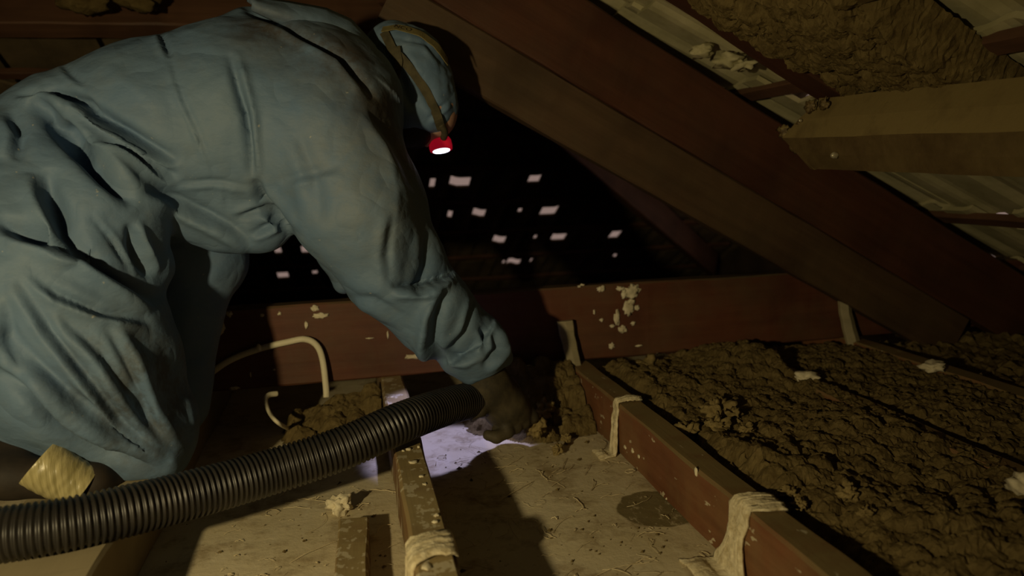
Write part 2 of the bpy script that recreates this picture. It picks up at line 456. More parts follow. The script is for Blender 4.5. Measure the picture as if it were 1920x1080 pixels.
floor = slab('floor', [(-1.7, -1.2, 0), (2.3, -1.2, 0), (2.3, 2.3, 0), (-1.7, 2.3, 0)], M['plaster'], 0.015, (0, 0, -1))
tag(floor, 'cream plaster ceiling lining seen from above, stained and dusty')

slab('floor_eaves', [(-1.7, 2.3, -0.34), (2.3, 2.3, -0.34), (2.3, 5.0, -0.34), (-1.7, 5.0, -0.34)], M['sarking'], 0.02, (0, 0, -1))  # eaves floor, step and far wall added to stop a daylight leak
slab('trim_1', [(-1.7, 2.3, -0.34), (2.3, 2.3, -0.34), (2.3, 2.3, 0.0), (-1.7, 2.3, 0.0)], M['sarking'], 0.02, (0, 1, 0))
slab('wall_far', [(-1.7, 4.72, -0.34), (2.3, 4.72, -0.34), (2.3, 4.72, -0.262), (-1.7, 4.72, -0.262)], M['sarking'], 0.02, (0, 1, 0))
TH = math.atan(0.56); CT, ST = math.cos(TH), math.sin(TH)
def roofR(X): return 0.940 - 0.56 * (X - 0.564)              # underside of the tiles, right slope
CB, SB = math.cos(math.radians(30)), math.sin(math.radians(30))
def roofB(Y): return 0.50 - math.tan(math.radians(30)) * (Y - 3.35)
RX = -0.9                                                     # ridge above the left of the view
rz = roofR(RX)
slab('ceiling_upper', [(0.16, -1.2, roofR(0.16)+.03), (RX, -1.2, rz+.03), (RX, 3.2, rz+.03), (0.16, 3.2, roofR(0.16)+.03)], M['sarking'], 0.02, (0, 0, 1))
slab('ceiling_left', [(RX, -1.2, rz+.03), (-1.7, -1.2, rz-.42), (-1.7, 3.2, rz-.42), (RX, 3.2, rz+.03)], M['sarking'], 0.02, (0, 0, 1))
slab('ceiling_far', [(-1.7, 0.9, roofB(0.9)+.03), (0.9, 0.9, roofB(0.9)+.03), (0.9, 2.0, roofB(2.0)+.035), (-1.7, 2.0, roofB(2.0)+.035)], M['sarking'], 0.02, (0, 0, 1))
slab('wall_left', [(-1.7, -1.2, -0.34), (-1.7, 5.0, -0.34), (-1.7, 5.0, 1.7), (-1.7, -1.2, 1.7)], M['sarking'], 0.02, (-1, 0, 0))
slab('wall_rear', [(-1.7, -1.2, 0), (2.3, -1.2, 0), (2.3, -1.2, 2.2), (-1.7, -1.2, 2.2)], M['sarking'], 0.02, (0, -1, 0))
slab('wall_right', [(2.3, -1.2, -0.34), (2.3, 5.0, -0.34), (2.3, 5.0, 0.12), (2.3, -1.2, 0.12)], M['sarking'], 0.02, (1, 0, 0))

TW, TL, GA = 0.30, 0.385, 0.32
def tile_mesh(name, mat, holes=(), hd=0.062):
    """Double-roll tile: x across, y up the slope, z outwards; hole=(x0,x1) breaks the head away."""
    xs = sorted(set(list(np.linspace(-0.008, TW+0.008, 21)) + [e for hh in holes for e in hh]))
    ys = sorted(set([0, 0.02, 0.10, 0.18, GA - hd, GA - 0.02, GA, TL] + [TL - 0.02]))
    def zz(x, y): return 0.022 * (1 - y / TL) + 0.012 * max(0.0, math.sin(2 * math.pi * x / 0.15 - 0.6)) ** 1.5
    V = []; Fc = []; nx, ny = len(xs), len(ys)
    for top in (0, 1):
        for y in ys:
            for x in xs: V.append((x, y, zz(x, y) + 0.011 * top))
    keep = lambda i, j: not any(xs[i] >= hh[0] - 1e-6 and xs[i+1] <= hh[1] + 1e-6 and ys[j] >= GA - (hd if hh[1] - hh[0] > 0.03 else 0.02) - 1e-6 for hh in holes)
    o = nx * ny
    for j in range(ny - 1):
        for i in range(nx - 1):
            if not keep(i, j): continue
            a, b_, c, d = j*nx+i, j*nx+i+1, (j+1)*nx+i+1, (j+1)*nx+i
            Fc.append((d, c, b_, a)); Fc.append((o+a, o+b_, o+c, o+d))
            if i == 0 or not keep(i-1, j): Fc.append((a, o+a, o+d, d))
            if i == nx-2 or not keep(i+1, j): Fc.append((b_, c, o+c, o+b_))
            if j == 0: Fc.append((a, b_, o+b_, o+a))
            if j == ny-2 or not keep(i, j+1): Fc.append((d, o+d, o+c, c))
    me = bpy.data.meshes.new(name); me.from_pydata(V, [], Fc); me.update(); me.materials.append(mat)
    return me

def roof_parent(name, label):
    o = bpy.data.objects.new(name, None); COL.objects.link(o); o['kind'] = 'structure'; o['label'] = label; return o

# right slope (tiles run down to the right)
rr = roof_parent('ceiling_tiles_right', 'pale tiled roof slope coming down on the right')
plainR = tile_mesh('roof_tile', M['tile'])
gapsR = {}
def put_tile(me, parent, org, X, Yv, Z):
    o = bpy.data.objects.new('roof_tile', me); COL.objects.link(o)
    o.matrix_basis = Matrix(((X[0], Yv[0], Z[0], org[0]), (X[1], Yv[1], Z[1], org[1]), (X[2], Yv[2], Z[2], org[2]), (0, 0, 0, 1)))
    o.parent = parent; return o
# the overlap of two courses lies at X = 0.90, 1.18, 1.46 ...
hole1 = tile_mesh('roof_tile', M['tile'], [(0.15, 0.25)], 0.055)
hole2 = tile_mesh('roof_tile', M['tile'], [(0.10, 0.22)], 0.034)
for n in range(-3, 5):
    xe = 0.925 + n * GA * CT                     # X of this course's head line (its upper end)
    tail = xe + TL * CT
    for k in range(-1, 8):
        y0 = 0.10 + k * TW + 0.02
        if y0 > 2.0 + 0.97 * (tail) or y0 > 2.6: continue
        jx = 0.012 * rng.standard_normal(); jz = 0.003 * rng.standard_normal()
        me = plainR
        if n == 0 and k == 4: me = hole1
        if n == 2 and k == 4: me = hole2
        put_tile(me, rr, (tail + jx, y0, roofR(tail + jx) + jz), (0, 1, 0), (-CT, 0, ST), (ST, 0, CT))
# battens under the right slope, running across the rafters
for n in range(0, 4):
    xb = 0.955 + n * GA * CT
    timber('batten', (xb, 0.0, roofR(xb) - 0.004), (xb, 1.9 + 0.9 * max(xb, 0.1), roofR(xb) - 0.004), 0.038, 0.016, M['dark_wood'], up=(ST, 0, CT), parent=rr, ch=0.002, seed=n)

# far slope (hip end) with broken tile heads that let daylight in
rb = roof_parent('ceiling_tiles_far', 'dark tiled hip slope at the back pierced by chinks of daylight')
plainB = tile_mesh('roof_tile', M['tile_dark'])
HOLES = {0: [(805, 14), (862, 38), (1000, 24)],
         1: [(849, 12), (897, 24), (972, 9), (1028, 34)],
         2: [(455, 14), (520, 12), (567, 22), (700, 20), (935, 24), (1000, 9), (1046, 28), (1151, 22)],
         3: [(405, 20), (525, 22), (590, 9), (700, 25), (942, 6), (961, 28), (993, 6), (1150, 7)],
         4: [(1325, 8)]}
ROWY = {0: 347, 1: 407, 2: 462, 3: 505, 4: 545}
for n in range(-5, 6):
    Yn = 3.35 + n * GA * CB; zn = 0.50 - n * GA * SB
    cy = GA - 0.031                                          # hole centre up from the tail
    tailY = Yn + cy * CB; tailZ = zn - cy * SB
    hs = []
    for (hx, hw) in HOLES.get(n, []):
        d = ray(hx, 340 + n * 52 if n < 4 else 545)
        X = CAM[0] + d[0] * Yn / d[1]; hs.append((X, hw / F * Yn))
    for k in range(-6, 9):
        x1 = 0.06 + k * TW + (0.15 if n % 2 else 0.0); x0 = x1 - TW       # covers world X x0..x1
        if tailY < 2.0 + 0.97 * x0 - 0.5: continue
        inn = [(X, w) for X, w in hs if x0 <= X < x1]
        me = plainB
        if inn:                                              # local x runs from x1 downwards
            hh = [(min(max(x1 - X - w/2, 0.0), TW - w), min(max(x1 - X - w/2, 0.0), TW - w) + w) for X, w in inn]
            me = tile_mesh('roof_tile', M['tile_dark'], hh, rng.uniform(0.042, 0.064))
        put_tile(me, rb, (x1, tailY, tailZ), (-1, 0, 0), (0, -CB, SB), (0, SB, CB))
    if True:
        yb = Yn - 0.15; 
        timber('batten', (-1.6, yb, roofB(yb) - 0.012), (min(2.2, (yb - 2.0) / 0.97 + 0.3), yb, roofB(yb) - 0.012), 0.035, 0.018, M['dark_wood'], up=(0, SB, CB), parent=rb, ch=0.002, seed=n)

# hip where the two slopes meet: board and cover added to block leaking daylight
def hipz(X): return roofR(X)
hy = lambda X: 2.042 + 0.97 * X
timber('hip_leak_board', (0.15, hy(0.15), hipz(0.15) - 0.085), (2.15, hy(2.15), hipz(2.15) - 0.085), 0.045, 0.14, M['dark_wood'], parent=rb, seed=41)
timber('hip_leak_cover', (0.05, hy(0.05), hipz(0.05) + 0.075), (2.3, hy(2.3), hipz(2.3) + 0.075), 0.62, 0.03, M['tile_dark'], parent=rb, seed=42)
# ------------------------------------------------------------------ main timbers
def joist(X, w, mat, label, y0=0.35, y1=2.3, z=0.05, h=0.1, seed=1.0):
    o = timber('ceiling_joist', (X, y0, z), (X, y1, z), w, h, mat, seed=seed)
    return tag(o, label, 'joist', 'ceiling joists')
jA = joist(0.078, 0.050, M['joist_flecked'], 'plaster-streaked ceiling joist passing under the ribbed hose', seed=2)
jB = joist(0.517, 0.050, M['joist'], 'red-brown ceiling joist along the edge of the insulation, left of it bare plaster', seed=3)
jC = joist(0.930, 0.050, M['joist'], 'dust-buried ceiling joist in the middle of the insulation', seed=4)
jD = joist(1.262, 0.050, M['joist'], 'dark ceiling joist at the far right edge of the insulation', seed=5)
jL = joist(-0.400, 0.165, M['board'], 'wide pale timber under the kneeling worker and the hose', seed=6, y0=0.35)

beam = timber('hanging_beam', (-1.6, 1.692, 0.19), (1.95, 1.692, 0.19), 0.05, 0.18, M['beam'], seed=7)
tag(beam, 'red-brown beam laid on edge across the joists behind the worker', 'beam')

def rz_at(X, off): return 0.898 - 0.56 * (X - 0.564) + off
# near rafter: face at Y = 1.64
h1_ = 0.168; c1 = -h1_ / 2 / CT
r1 = timber('rafter', (0.02, 1.637, rz_at(0.02, c1) - 0.0), (2.16, 1.637, rz_at(2.16, c1)), 0.05, h1_, M['rafter'], up=(ST, 0, CT), seed=11)
tag(r1, 'deep red-brown rafter slanting down to the right across the picture', 'rafter')
h2_ = 0.1235; c2 = 0.564 - 0.898 + h2_ / 2 / CT
r2 = timber('rafter', (0.10, 1.642, rz_at(0.10, c2)), (1.55, 1.642, rz_at(1.55, c2)), 0.044, h2_, M['rafter_dull'], up=(ST, 0, CT), seed=12)
tag(r2, 'dull brown second rafter showing below the deep red-brown one', 'rafter')
r0 = timber('rafter', (0.30, 1.34, roofR(0.30) - 0.030), (1.00, 1.34, roofR(1.00) - 0.030), 0.08, 0.036, M['rafter'], up=(ST, 0, CT), seed=13)
tag(r0, 'slim red-brown rafter at the upper right beside the clump of insulation', 'rafter')

# purlin under the right slope: section with a front edge, splayed dusty end
def purlin(name, pts, Y0, Y1, mat, label, end=0.0, tilt=0.037):
    n = 26; V = []; Fc = []; m_ = len(pts)
    for i in range(n + 1):
        t = i / n
        for (x, z) in pts:
            zc = pts[0][1]
            y = Y0 + (Y1 - Y0) * t
            if i == 0: y = Y0 - abs(z - zc) * end * (1.0 if z > zc else 1.35) - (x - pts[0][0]) * 0.2
            r = 0.002 * n3((x, y, z), 14, 3.0)
            if i < 4: r *= 2.5
            V.append((x + r, y, z + r + tilt * (y - 0.857)))
    for i in range(n):
        for k in range(m_):
            k2 = (k+1) % m_; Fc.append((i*m_+k, i*m_+k2, (i+1)*m_+k2, (i+1)*m_+k))
    Fc.append(tuple(range(m_))[::-1]); Fc.append(tuple(n*m_+k for k in range(m_)))
    bmx = mk(name, V, Fc, mat); bm = bmesh.new(); bm.from_mesh(bmx.data); bmesh.ops.recalc_face_normals(bm, faces=bm.faces); bm.to_mesh(bmx.data); bm.free()
    return tag(bmx, label, 'purlin')
pu = purlin('purlin', [(0.90, 0.585), (0.912, 0.622), (0.932, 0.660), (0.99, 0.655), (0.985, 0.53), (0.918, 0.522), (0.906, 0.55)], 1.43, -0.5, M['purlin'], 'dusty pale brown purlin with a splayed end and a nail at the right', 1.0)
pu2 = purlin('purlin', [(0.70, 0.79), (0.71, 0.845), (0.75, 0.845), (0.755, 0.775)], 1.02, -0.5, M['purlin'], 'short length of purlin in the top right corner', 0.6)
nl = ax(1565, 291, 0.898)
nail = blob('nail_head', nl, (0.008, 0.0045, 0.0065), M['nail'], None, 2.0, 0.2); adopt(nail, pu); tag(nail, 'pale nail head')
nl = ax(1501, 226, 0.902)
nail = blob('nail_head', nl, (0.004, 0.002, 0.003), M['nail'], None, 5.0, 0.2); adopt(nail, pu)

for i, (x, y, r) in enumerate([(1470, 248, 0.014), (1490, 272, 0.012), (1520, 200, 0.012), (1500, 235, 0.009), (1545, 196, 0.010)]):
    o = blob('dust_clump', ax(x, y, 0.912), (r * 0.6, r * 1.2, r), M['purlin'], None, 80.0 + i, 0.8, 4.0, 3); adopt(o, pu)
# timbers at the back left, above the worker
pb = timber('purlin', (-1.6, 2.30, 1.00), (0.35, 2.30, 1.00), 0.06, 0.10, M['dark_wood'], up=(0, SB, CB), seed=21)
tag(pb, 'dark purlin under the tiles above the worker at the top left', 'purlin')
hp = timber('rafter', (-0.36, 2.37, roofB(2.37) - 0.080), (-0.36, 3.6, roofB(3.6) - 0.080), 0.05, 0.09, M['dark_wood'], up=(0, SB, CB), seed=22)
tag(hp, 'dark rafter leaning away behind the worker\'s back', 'rafter')

# cleats on the hanging beam
def cleat(pts, Y, mat, label, round_=False):
    t = 0.011; V = []; Fc = []
    n = 14
    (tlx, tly), (trx, try_), (brx, bry), (blx, bly) = pts
    for i in range(n + 1):
        f = i / n
        a = ay(tlx + (blx-tlx)*f, tly + (bly-tly)*f, Y); b_ = ay(trx + (brx-trx)*f, try_ + (bry-try_)*f, Y)
        lean = -0.02 * f * f
        sag = 0.002 * n3((f * 5, 0, 0), 1.0, 3)
        for (u, w_) in ((0, t), (0, 0.002), (0.06, 0), (0.5, -0.002 if not round_ else -0.008), (0.94, 0), (1, 0.002), (1, t)):
            p = a * (1-u) + b_ * u; V.append((p[0] + sag, Y + lean + w_ - 0.006, p[2]))
    m_ = 7
    for i in range(n):
        for k in range(m_):
            k2 = (k+1) % m_; Fc.append((i*m_+k, (i+1)*m_+k, (i+1)*m_+k2, i*m_+k2))
    Fc.append(tuple(range(m_))); Fc.append(tuple(n*m_+k for k in range(m_))[::-1])
    return tag(mk('timber_cleat', V, Fc, mat), label, 'cleat')
cleat([(1044, 603), (1073, 600), (1087, 694), (1064, 694)], 1.648, M['cleat'], 'pale timber cleat tying the beam to the joist right of the glove')
cleat([(1572, 562), (1592, 560), (1606, 650), (1582, 654)], 1.648, M['cleat'], 'dull rounded cleat at the far right end of the beam', True)

# plaster splashes on the hanging beam (each a flat crust)
def splash(px, py, w, h, seed, parent, Y=1.6665, sub=3):
    p = ay(px, py, Y); s = pxm(px, py, Y)
    o = blob('plaster_splash', (p[0], Y, p[2]), (w/2*s, 0.003, h/2*s), M['plaster_lump'], None, seed, 0.7, 4.0, sub)
    return adopt(o, parent)
for i, (x, y, w, h) in enumerate([(1186, 546, 30, 22), (1163, 541, 14, 8), (1127, 542, 14, 9), (1092, 534, 9, 4), (1178, 580, 18, 26), (1194, 577, 10, 9), (1157, 596, 11, 24), (1148, 611, 9, 6),
        (1168, 617, 15, 13), (1187, 606, 9, 8), (1128, 600, 7, 6), (1114, 585, 4, 9), (1147, 649, 10, 11), (1198, 648, 12, 4), (1171, 551, 12, 14), (1184, 566, 12, 10), (1086, 537, 6, 4),
        (600, 592, 26, 10), (590, 578, 14, 11), (574, 610, 7, 15), (524, 588, 7, 9), (492, 591, 8, 8), (727, 628, 4, 16), (693, 634, 13, 3), (410, 610, 24, 42), (385, 632, 18, 16), (430, 588, 10, 12),
        (470, 703, 3, 11), (514, 693, 5, 4), (440, 728, 22, 6), (1232, 664, 5, 4), (780, 668, 36, 8)]):
    splash(x, y, w, h, i * 3.1, beam, sub=3 if w > 9 else 2)

# fibrous plaster straps wrapped over the joists
def strap(name, Xl, Xr, y_of, w_of, label, flare=0.04, seed=0.0, right_drop=0.0, top=0.1):
    path = []
    if right_drop: 
        for t in np.linspace(1, 0.1, 6): path.append((Xr + 0.004, top - right_drop * t))
    for t in np.linspace(0, 1, 9): path.append((Xr + (Xl - Xr) * t, top + 0.004 + 0.003 * math.sin(math.pi * t)))
    for t in np.linspace(0.08, 1, 14): path.append((Xl - 0.004 - 0.008 * t * t, top * (1 - t) + 0.004))
    for t in np.linspace(0.3, 1, 4): path.append((Xl - 0.012 - flare * t, 0.004 * (1 - t) + 0.0015))
    n = len(path); m_ = 30; V = []; Fc = []
    for i, (x, z) in enumerate(path):
        s = i / (n - 1); yc = y_of(s); w = w_of(s)
        for k in range(m_):
            u = k / (m_ - 1) - 0.5
            e = 1 + 0.30 * n3((i * 0.22, (u > 0) * 7, 0), 1.0, seed) + 0.12 * n3((i * 1.3, (u > 0) * 5, 0), 1.0, seed)
            th = 0.0035 * (1 - (2 * u) ** 4) + 0.0025 * n3((i * 0.12, u * 7, 0), 1.0, seed + 4) + 0.0030 * n3((i * 0.06, u * 26, 0), 1.0, seed + 8) + 0.0015 * n3((i * 0.9, u * 30, 0), 1.0, seed + 11)
            nx = -1 if s > 0.45 and s < 0.9 else 0; nzv = 0 if nx else 1
            V.append((x + nx * th, yc + u * w * e, max(z + nzv * th, 0.001)))
    for i in range(n - 1):
        for k in range(m_ - 1): Fc.append((i*m_+k, i*m_+k+1, (i+1)*m_+k+1, (i+1)*m_+k))
    o = mk(name, V, Fc, M['strap'], smooth=True)
    md = o.modifiers.new('thickness', 'SOLIDIFY'); md.thickness = 0.004; md.offset = -1
    return tag(o, label, 'plaster strap', 'plaster straps over the joists')
strap('plaster_strap', 0.053, 0.103, lambda s: 0.868 - 0.035 * s, lambda s: 0.060 + 0.02 * s, 'thick cream plaster strap over the streaked joist at the bottom edge', 0.02, 1.0, 0.03)
strap('plaster_strap', 0.492, 0.542, lambda s: 0.850 + 0.02 * s, lambda s: 0.045 + 0.055 * max(0, s - 0.3) - 0.02 * math.exp(-((s-.6)/.15)**2), 'wide frayed plaster strap on the joist next to the insulation, bottom right', 0.05, 2.0)
strap('plaster_strap', 0.492, 0.542, lambda s: 1.335 - 0.015 * s, lambda s: 0.026 + 0.05 * max(0, s - 0.6) , 'narrow plaster strap down the joist beyond the round stain', 0.035, 3.0)
# plaster dabs on top of the buried joists
for i, (x, y, w, lab) in enumerate([(1515, 706, 0.055, 'small cream plaster dab on the joist amid the insulation'), (1750, 687, 0.05, 'dull plaster dab on the dark joist at the far right')]):
    p = az(x, y, 0.108)
    tag(blob('plaster_dab', p, (w * 0.5, w * 0.42, 0.011), M['plaster_lump'], None, 4.0 + i, 0.6, 3.5), lab, 'plaster')
p = az(1918, 915, 0.11)
tag(blob('plaster_dab', p, (0.016, 0.022, 0.016), M['plaster_lump'], None, 8.0, 0.6, 3.5), 'cream plaster dab at the right edge of the picture', 'plaster')
# white crust low on joist B beyond the strap
for i, (x, y, w, h) in enumerate([(1172, 838, 16, 10), (1186, 845, 14, 14), (1198, 856, 10, 10), (1305, 885, 12, 18), (1250, 950, 5, 5)]):
    p = ax(x, y, 0.4915)
    o = blob('plaster_splash', (0.4915, p[1], max(p[2], 0.006)), (0.002, w / 2 * 0.0008, h / 2 * 0.0008), M['plaster_lump'], None, i * 2.2, 0.6, 4, 2); adopt(o, jB)
for i, (x, y, w, h) in enumerate([(775, 866, 22, 9), (766, 842, 16, 7), (790, 893, 13, 6), (797, 908, 10, 8), (756, 845, 8, 5), (816, 978, 13, 5), (818, 966, 10, 6), (785, 838, 7, 5), (800, 1062, 16, 14), (735, 745, 18, 6)]):
    p = az(x, y, 0.1005)
    o = blob('plaster_splash', p, (w / 2 * 0.00068, h / 2 * 0.0014, 0.002), M['plaster_lump'], None, i * 2.7, 0.6, 4, 2); adopt(o, jA)

# small things on the plaster
p = az(638, 948, 0.012)
tag(blob('plaster_lump', p, (0.019, 0.015, 0.016), M['plaster_lump'], None, 12.0, 0.7, 3.5, 4), 'lump of cream plaster lying on the bare lining left of the joist', 'plaster')
st = timber('timber_offcut', (-0.030, 0.70, 0.016), (-0.018, 1.115, 0.016), 0.046, 0.032, M['joist_flecked'], seed=31, ch=0.003)
tag(st, 'short timber offcut lying on the plaster at the bottom edge', 'offcut')

# ------------------------------------------------------------------ cables on the beam
cb = [ay(300, 742, 1.655), ay(375, 712, 1.655), ay(430, 676, 1.654), ay(487, 654, 1.653), ay(540, 641, 1.652), ay(572, 636, 1.65), ay(594, 648, 1.648), ay(605, 676, 1.645), ay(611, 725, 1.635), ay(612, 745, 1.63)]
c1o = tube('electric_cable', cb, 0.0046, M['cable'], seg=10, flat=1.5)
tag(c1o, 'cream cable looping over the face of the beam', 'cable')
clip = blob('cable_clip', ay(485, 652, 1.648), (0.005, 0.004, 0.009), M['cable'], None, 3.0, 0.1, 2, 2); adopt(clip, c1o)
p1_ = az(505, 738, 0.085); 
c2o = tube('electric_cable', [ay(520, 738, 1.60), ay(503, 741, 1.585), ay(498, 752, 1.57), ay(506, 775, 1.54), ay(522, 793, 1.50), az(545, 806, 0.006), az(560, 812, 0.006)], 0.0042, M['cable'], seg=10, flat=1.4)
tag(c2o, 'short end of cream cable curling down to the plaster behind the hose', 'cable')

# ------------------------------------------------------------------ loose insulation
def insulation(name, x0, x1, y0, y1, base, label, nl, rr_=(0.008, 0.03), step=0.0055, seed=1, kind='stuff', hmax=1.0):
    r_ = np.random.default_rng(seed)
    nx = int((x1-x0)/step)+1; ny = int((y1-y0)/step)+1
    X, Y = np.meshgrid(np.linspace(x0, x1, nx), np.linspace(y0, y1, ny), indexing='ij')
    Z = base(X, Y).astype(float)
    L = np.zeros_like(Z)
    for _ in range(nl):
        cx = r_.uniform(x0, x1); cy = r_.uniform(y0, y1); rad = rr_[0] + (rr_[1]-rr_[0]) * r_.random() ** 3.2
        asp = r_.uniform(0.6, 1.5); off = r_.uniform(-0.4, 0.5) * rad
        i0 = max(int((cx-rad-x0)/step)-1, 0); i1 = min(int((cx+rad-x0)/step)+2, nx); j0 = max(int((cy-rad-y0)/step)-1, 0); j1 = min(int((cy+rad-y0)/step)+2, ny)
        if i1 <= i0 or j1 <= j0: continue
        d2 = ((X[i0:i1, j0:j1]-cx)*asp)**2 + ((Y[i0:i1, j0:j1]-cy)/asp)**2
        b_ = np.sqrt(np.clip(rad*rad - d2, 0, None)) * 0.95 + off * (d2 < rad*rad)
        L[i0:i1, j0:j1] = np.maximum(L[i0:i1, j0:j1], b_)
    Z += np.clip(L, 0, 0.04) * hmax * np.clip((Z + 0.012) / 0.012, 0, 1)
    V = np.stack([X.ravel(), Y.ravel(), Z.ravel()], 1)
    V += r_.normal(0, step * 0.22, V.shape)
    V[:, 2] = np.maximum(V[:, 2], 0.001)
    up = Z > 0.0015
    Fc = [(i*ny+j, (i+1)*ny+j, (i+1)*ny+j+1, i*ny+j+1) for i in range(nx-1) for j in range(ny-1) if up[i, j] or up[i+1, j] or up[i+1, j+1] or up[i, j+1]]
    o = mk(name, V, Fc, M['insul'], smooth=False)
    return tag(o, label, 'insulation', None, kind)
def wav(X, Y, s=1.0, a=1.0): return a * (0.012*np.sin(9*X*s+3*Y)+0.010*np.sin(17*Y*s-6*X+1)+0.007*np.sin(23*X*s+11*Y+2))
def base1(X, Y):
    e = np.clip((X - 0.545) / 0.05, 0, 1)
    near = np.clip((1.0 - Y) / 0.35, 0, 1)
    return 0.028 + 0.052 * e - 0.03 * near * (1 - np.clip((X-0.6)/0.2, 0, 1)) + 0.018 * np.clip((X-0.62)/0.25, 0, 1) + wav(X, Y, 1, 0.8) + 0.02*np.exp(-((Y-1.55)/0.12)**2)
def base2(X, Y): return 0.088 - 0.03 * np.exp(-((X-0.962)/0.02)**2) + wav(X, Y, 1, 0.35)
def base3(X, Y): return 0.075 + wav(X, Y, 1, 0.6)
insulation('loose_insulation', 0.543, 0.918, 0.42, 1.66, base1, 'crumbly brown loose-fill insulation filling the bay right of the bare plaster', 9000, (0.005, 0.020), seed=3, step=0.0042, hmax=0.85)
insulation('loose_insulation', 0.956, 1.238, 0.42, 1.66, base2, 'flatter dark loose-fill insulation in the far right bay', 2200, (0.006, 0.016), seed=4, hmax=0.6)
insulation('loose_insulation', 1.288, 1.93, 0.42, 1.66, base3, 'shadowed loose insulation beyond the last joist towards the eaves', 1200, (0.008, 0.02), 0.011, seed=5, hmax=0.6)
# film of insulation on top of the buried joist
insulation('insulation_dust', 0.902, 0.953, 0.5, 1.655, lambda X, Y: 0.097 + wav(X, Y, 2, 0.25) - 0.02*np.clip((X-0.94)/0.012, 0, 1), 'thin layer of brown insulation dust on the buried joist', 700, (0.004, 0.011), 0.005, seed=6, hmax=0.6)
# piles left at the far end of the cleared bays
def pileA(X, Y): return 0.11 * np.clip((Y - (1.46 - 0.06*np.clip((X-0.25)/0.2, 0, 1) + 0.02*np.sin(31*X))) / 0.22, 0, 1) * np.clip((X-0.22)/0.07, 0, 1) - 0.012
insulation('loose_insulation', 0.108, 0.488, 1.34, 1.66, pileA, 'heap of brown insulation in front of the glove against the beam', 700, (0.007, 0.026), 0.0045, seed=7)
def pileB(X, Y): return 0.085 * np.clip((Y - 1.53) / 0.13, 0, 1) * np.clip((X+0.17)/0.12, 0, 1) - 0.012
insulation('loose_insulation', -0.28, 0.05, 1.5, 1.66, pileB, 'small brown heap of insulation behind the hose under the looped cable', 260, (0.008, 0.028), 0.005, seed=8)

# bigger single clumps
CL = [(1345, 772, 30, 'largest pale tuft of insulation, beside the joist near the narrow strap'), (1372, 785, 20, 'pale tuft of insulation just right of the largest one'), (1285, 810, 22, 'pale clump of insulation against the joist below the narrow strap'),
      (1345, 800, 24, 'clump of insulation directly in front of the largest pale tuft'), (1400, 806, 16, 'small insulation tuft right of the big pale tufts'), (1478, 925, 17, 'pale knob of insulation near the wide frayed strap'),
      (1500, 945, 14, 'lower knob of insulation next to the wide frayed strap'), (1590, 928, 26, 'flat lump of insulation in the middle of the right-hand bay'), (1625, 962, 16, 'brown lump of insulation below the flat one'),
      (1215, 690, 22, 'tuft of insulation rising at the foot of the beam'), (1180, 705, 16, 'tuft of insulation at the joist end under the beam'), (1265, 715, 18, 'round tuft of insulation close to the beam')]
for i, (x, y, r, lab) in enumerate(CL):
    zc = 0.09 if x > 1300 else 0.085
    p = az(x, y, zc); s = r * 0.00082 * (p[1] / 1.15)
    tag(blob('insulation_tuft', p, (s, s * 0.9, s * 0.85), M['insul_pale'], None, 20.0 + i, 0.9, 4.5, 4), lab, 'insulation', 'single insulation tufts')
CL2 = [(1003, 795, 20, 'tan lump of insulation right of the glove'), (1022, 768, 18, 'brown lump of insulation behind the glove'), (1030, 815, 10, 'small crumb of insulation on the plaster right of the glove'), (1062, 822, 9, 'second small crumb of insulation near the narrow strap'), (1045, 842, 9, 'crumb of insulation on bare plaster in front of the heap')]
for i, (x, y, r, lab) in enumerate(CL2):
    zc = 0.05 if y < 800 else 0.012
    p = az(x, y, zc); s = r * 0.00095
    tag(blob('insulation_tuft', p, (s, s, s * 1.1), M['insul_pale'], None, 50.0 + i, 0.8, 4.0, 4), lab, 'insulation', 'single insulation tufts')

# insulation hanging on the roof slope, upper right
r_ = np.random.default_rng(9)
nx, ny = 120, 100
V = []; 
U, W = np.meshgrid(np.linspace(0, 1, nx), np.linspace(0, 1, ny), indexing='ij')
Xr = 0.55 + U * 0.58; Yr = 0.97 + W * 0.34
Lm = np.zeros_like(U)
for _ in range(900):
    cx = r_.uniform(0.55, 1.13); cy = r_.uniform(0.97, 1.31); rad = 0.006 + 0.024 * r_.random() ** 2.4
    d2 = (Xr-cx)**2 + (Yr-cy)**2
    Lm = np.maximum(Lm, np.sqrt(np.clip(rad*rad - d2, 0, None)))
edge = np.clip(np.minimum(np.minimum(W, 1-W) / 0.10, np.minimum(U, 1-U) / 0.05), 0, 1) ** 0.6
thk = edge * (0.035 + 0.012*np.sin(11*Xr+5*Yr) + Lm)
V = np.stack([(Xr - ST*thk).ravel(), Yr.ravel(), (roofR(Xr) - 0.004 - CT*thk).ravel()], 1) + r_.normal(0, 0.0012, (nx*ny, 3))
Fc = [(i*ny+j, i*ny+j+1, (i+1)*ny+j+1, (i+1)*ny+j) for i in range(nx-1) for j in range(ny-1)]
tag(mk('roof_insulation', V, Fc, M['insul']), 'clump of brown insulation stuck to the roof slope above the purlin', 'insulation', None, 'stuff')
# torn mortar at the tile ends
for i, (x, y, X, r, lab) in enumerate([(1318, 96, 0.86, 0.020, 'pale broken mortar lump at the tile edge by the slim rafter'), (1365, 112, 0.90, 0.026, 'second mortar lump hanging at the tile joint beside the deep rafter'), (1395, 122, 0.93, 0.020, 'third mortar lump at the tile joint next to the slim rafter')]):
    d = ray(x, y); t = (0.933 + 0.56*0.564 - CAM[2] - 0.02) / (d[2] + 0.56*d[0]); p = CAM + d*t
    tag(blob('mortar_lump', p, (r*1.1, r*1.3, r*0.6), M['tile'], None, 60.0+i, 0.8, 3.5, 3), lab, 'mortar')
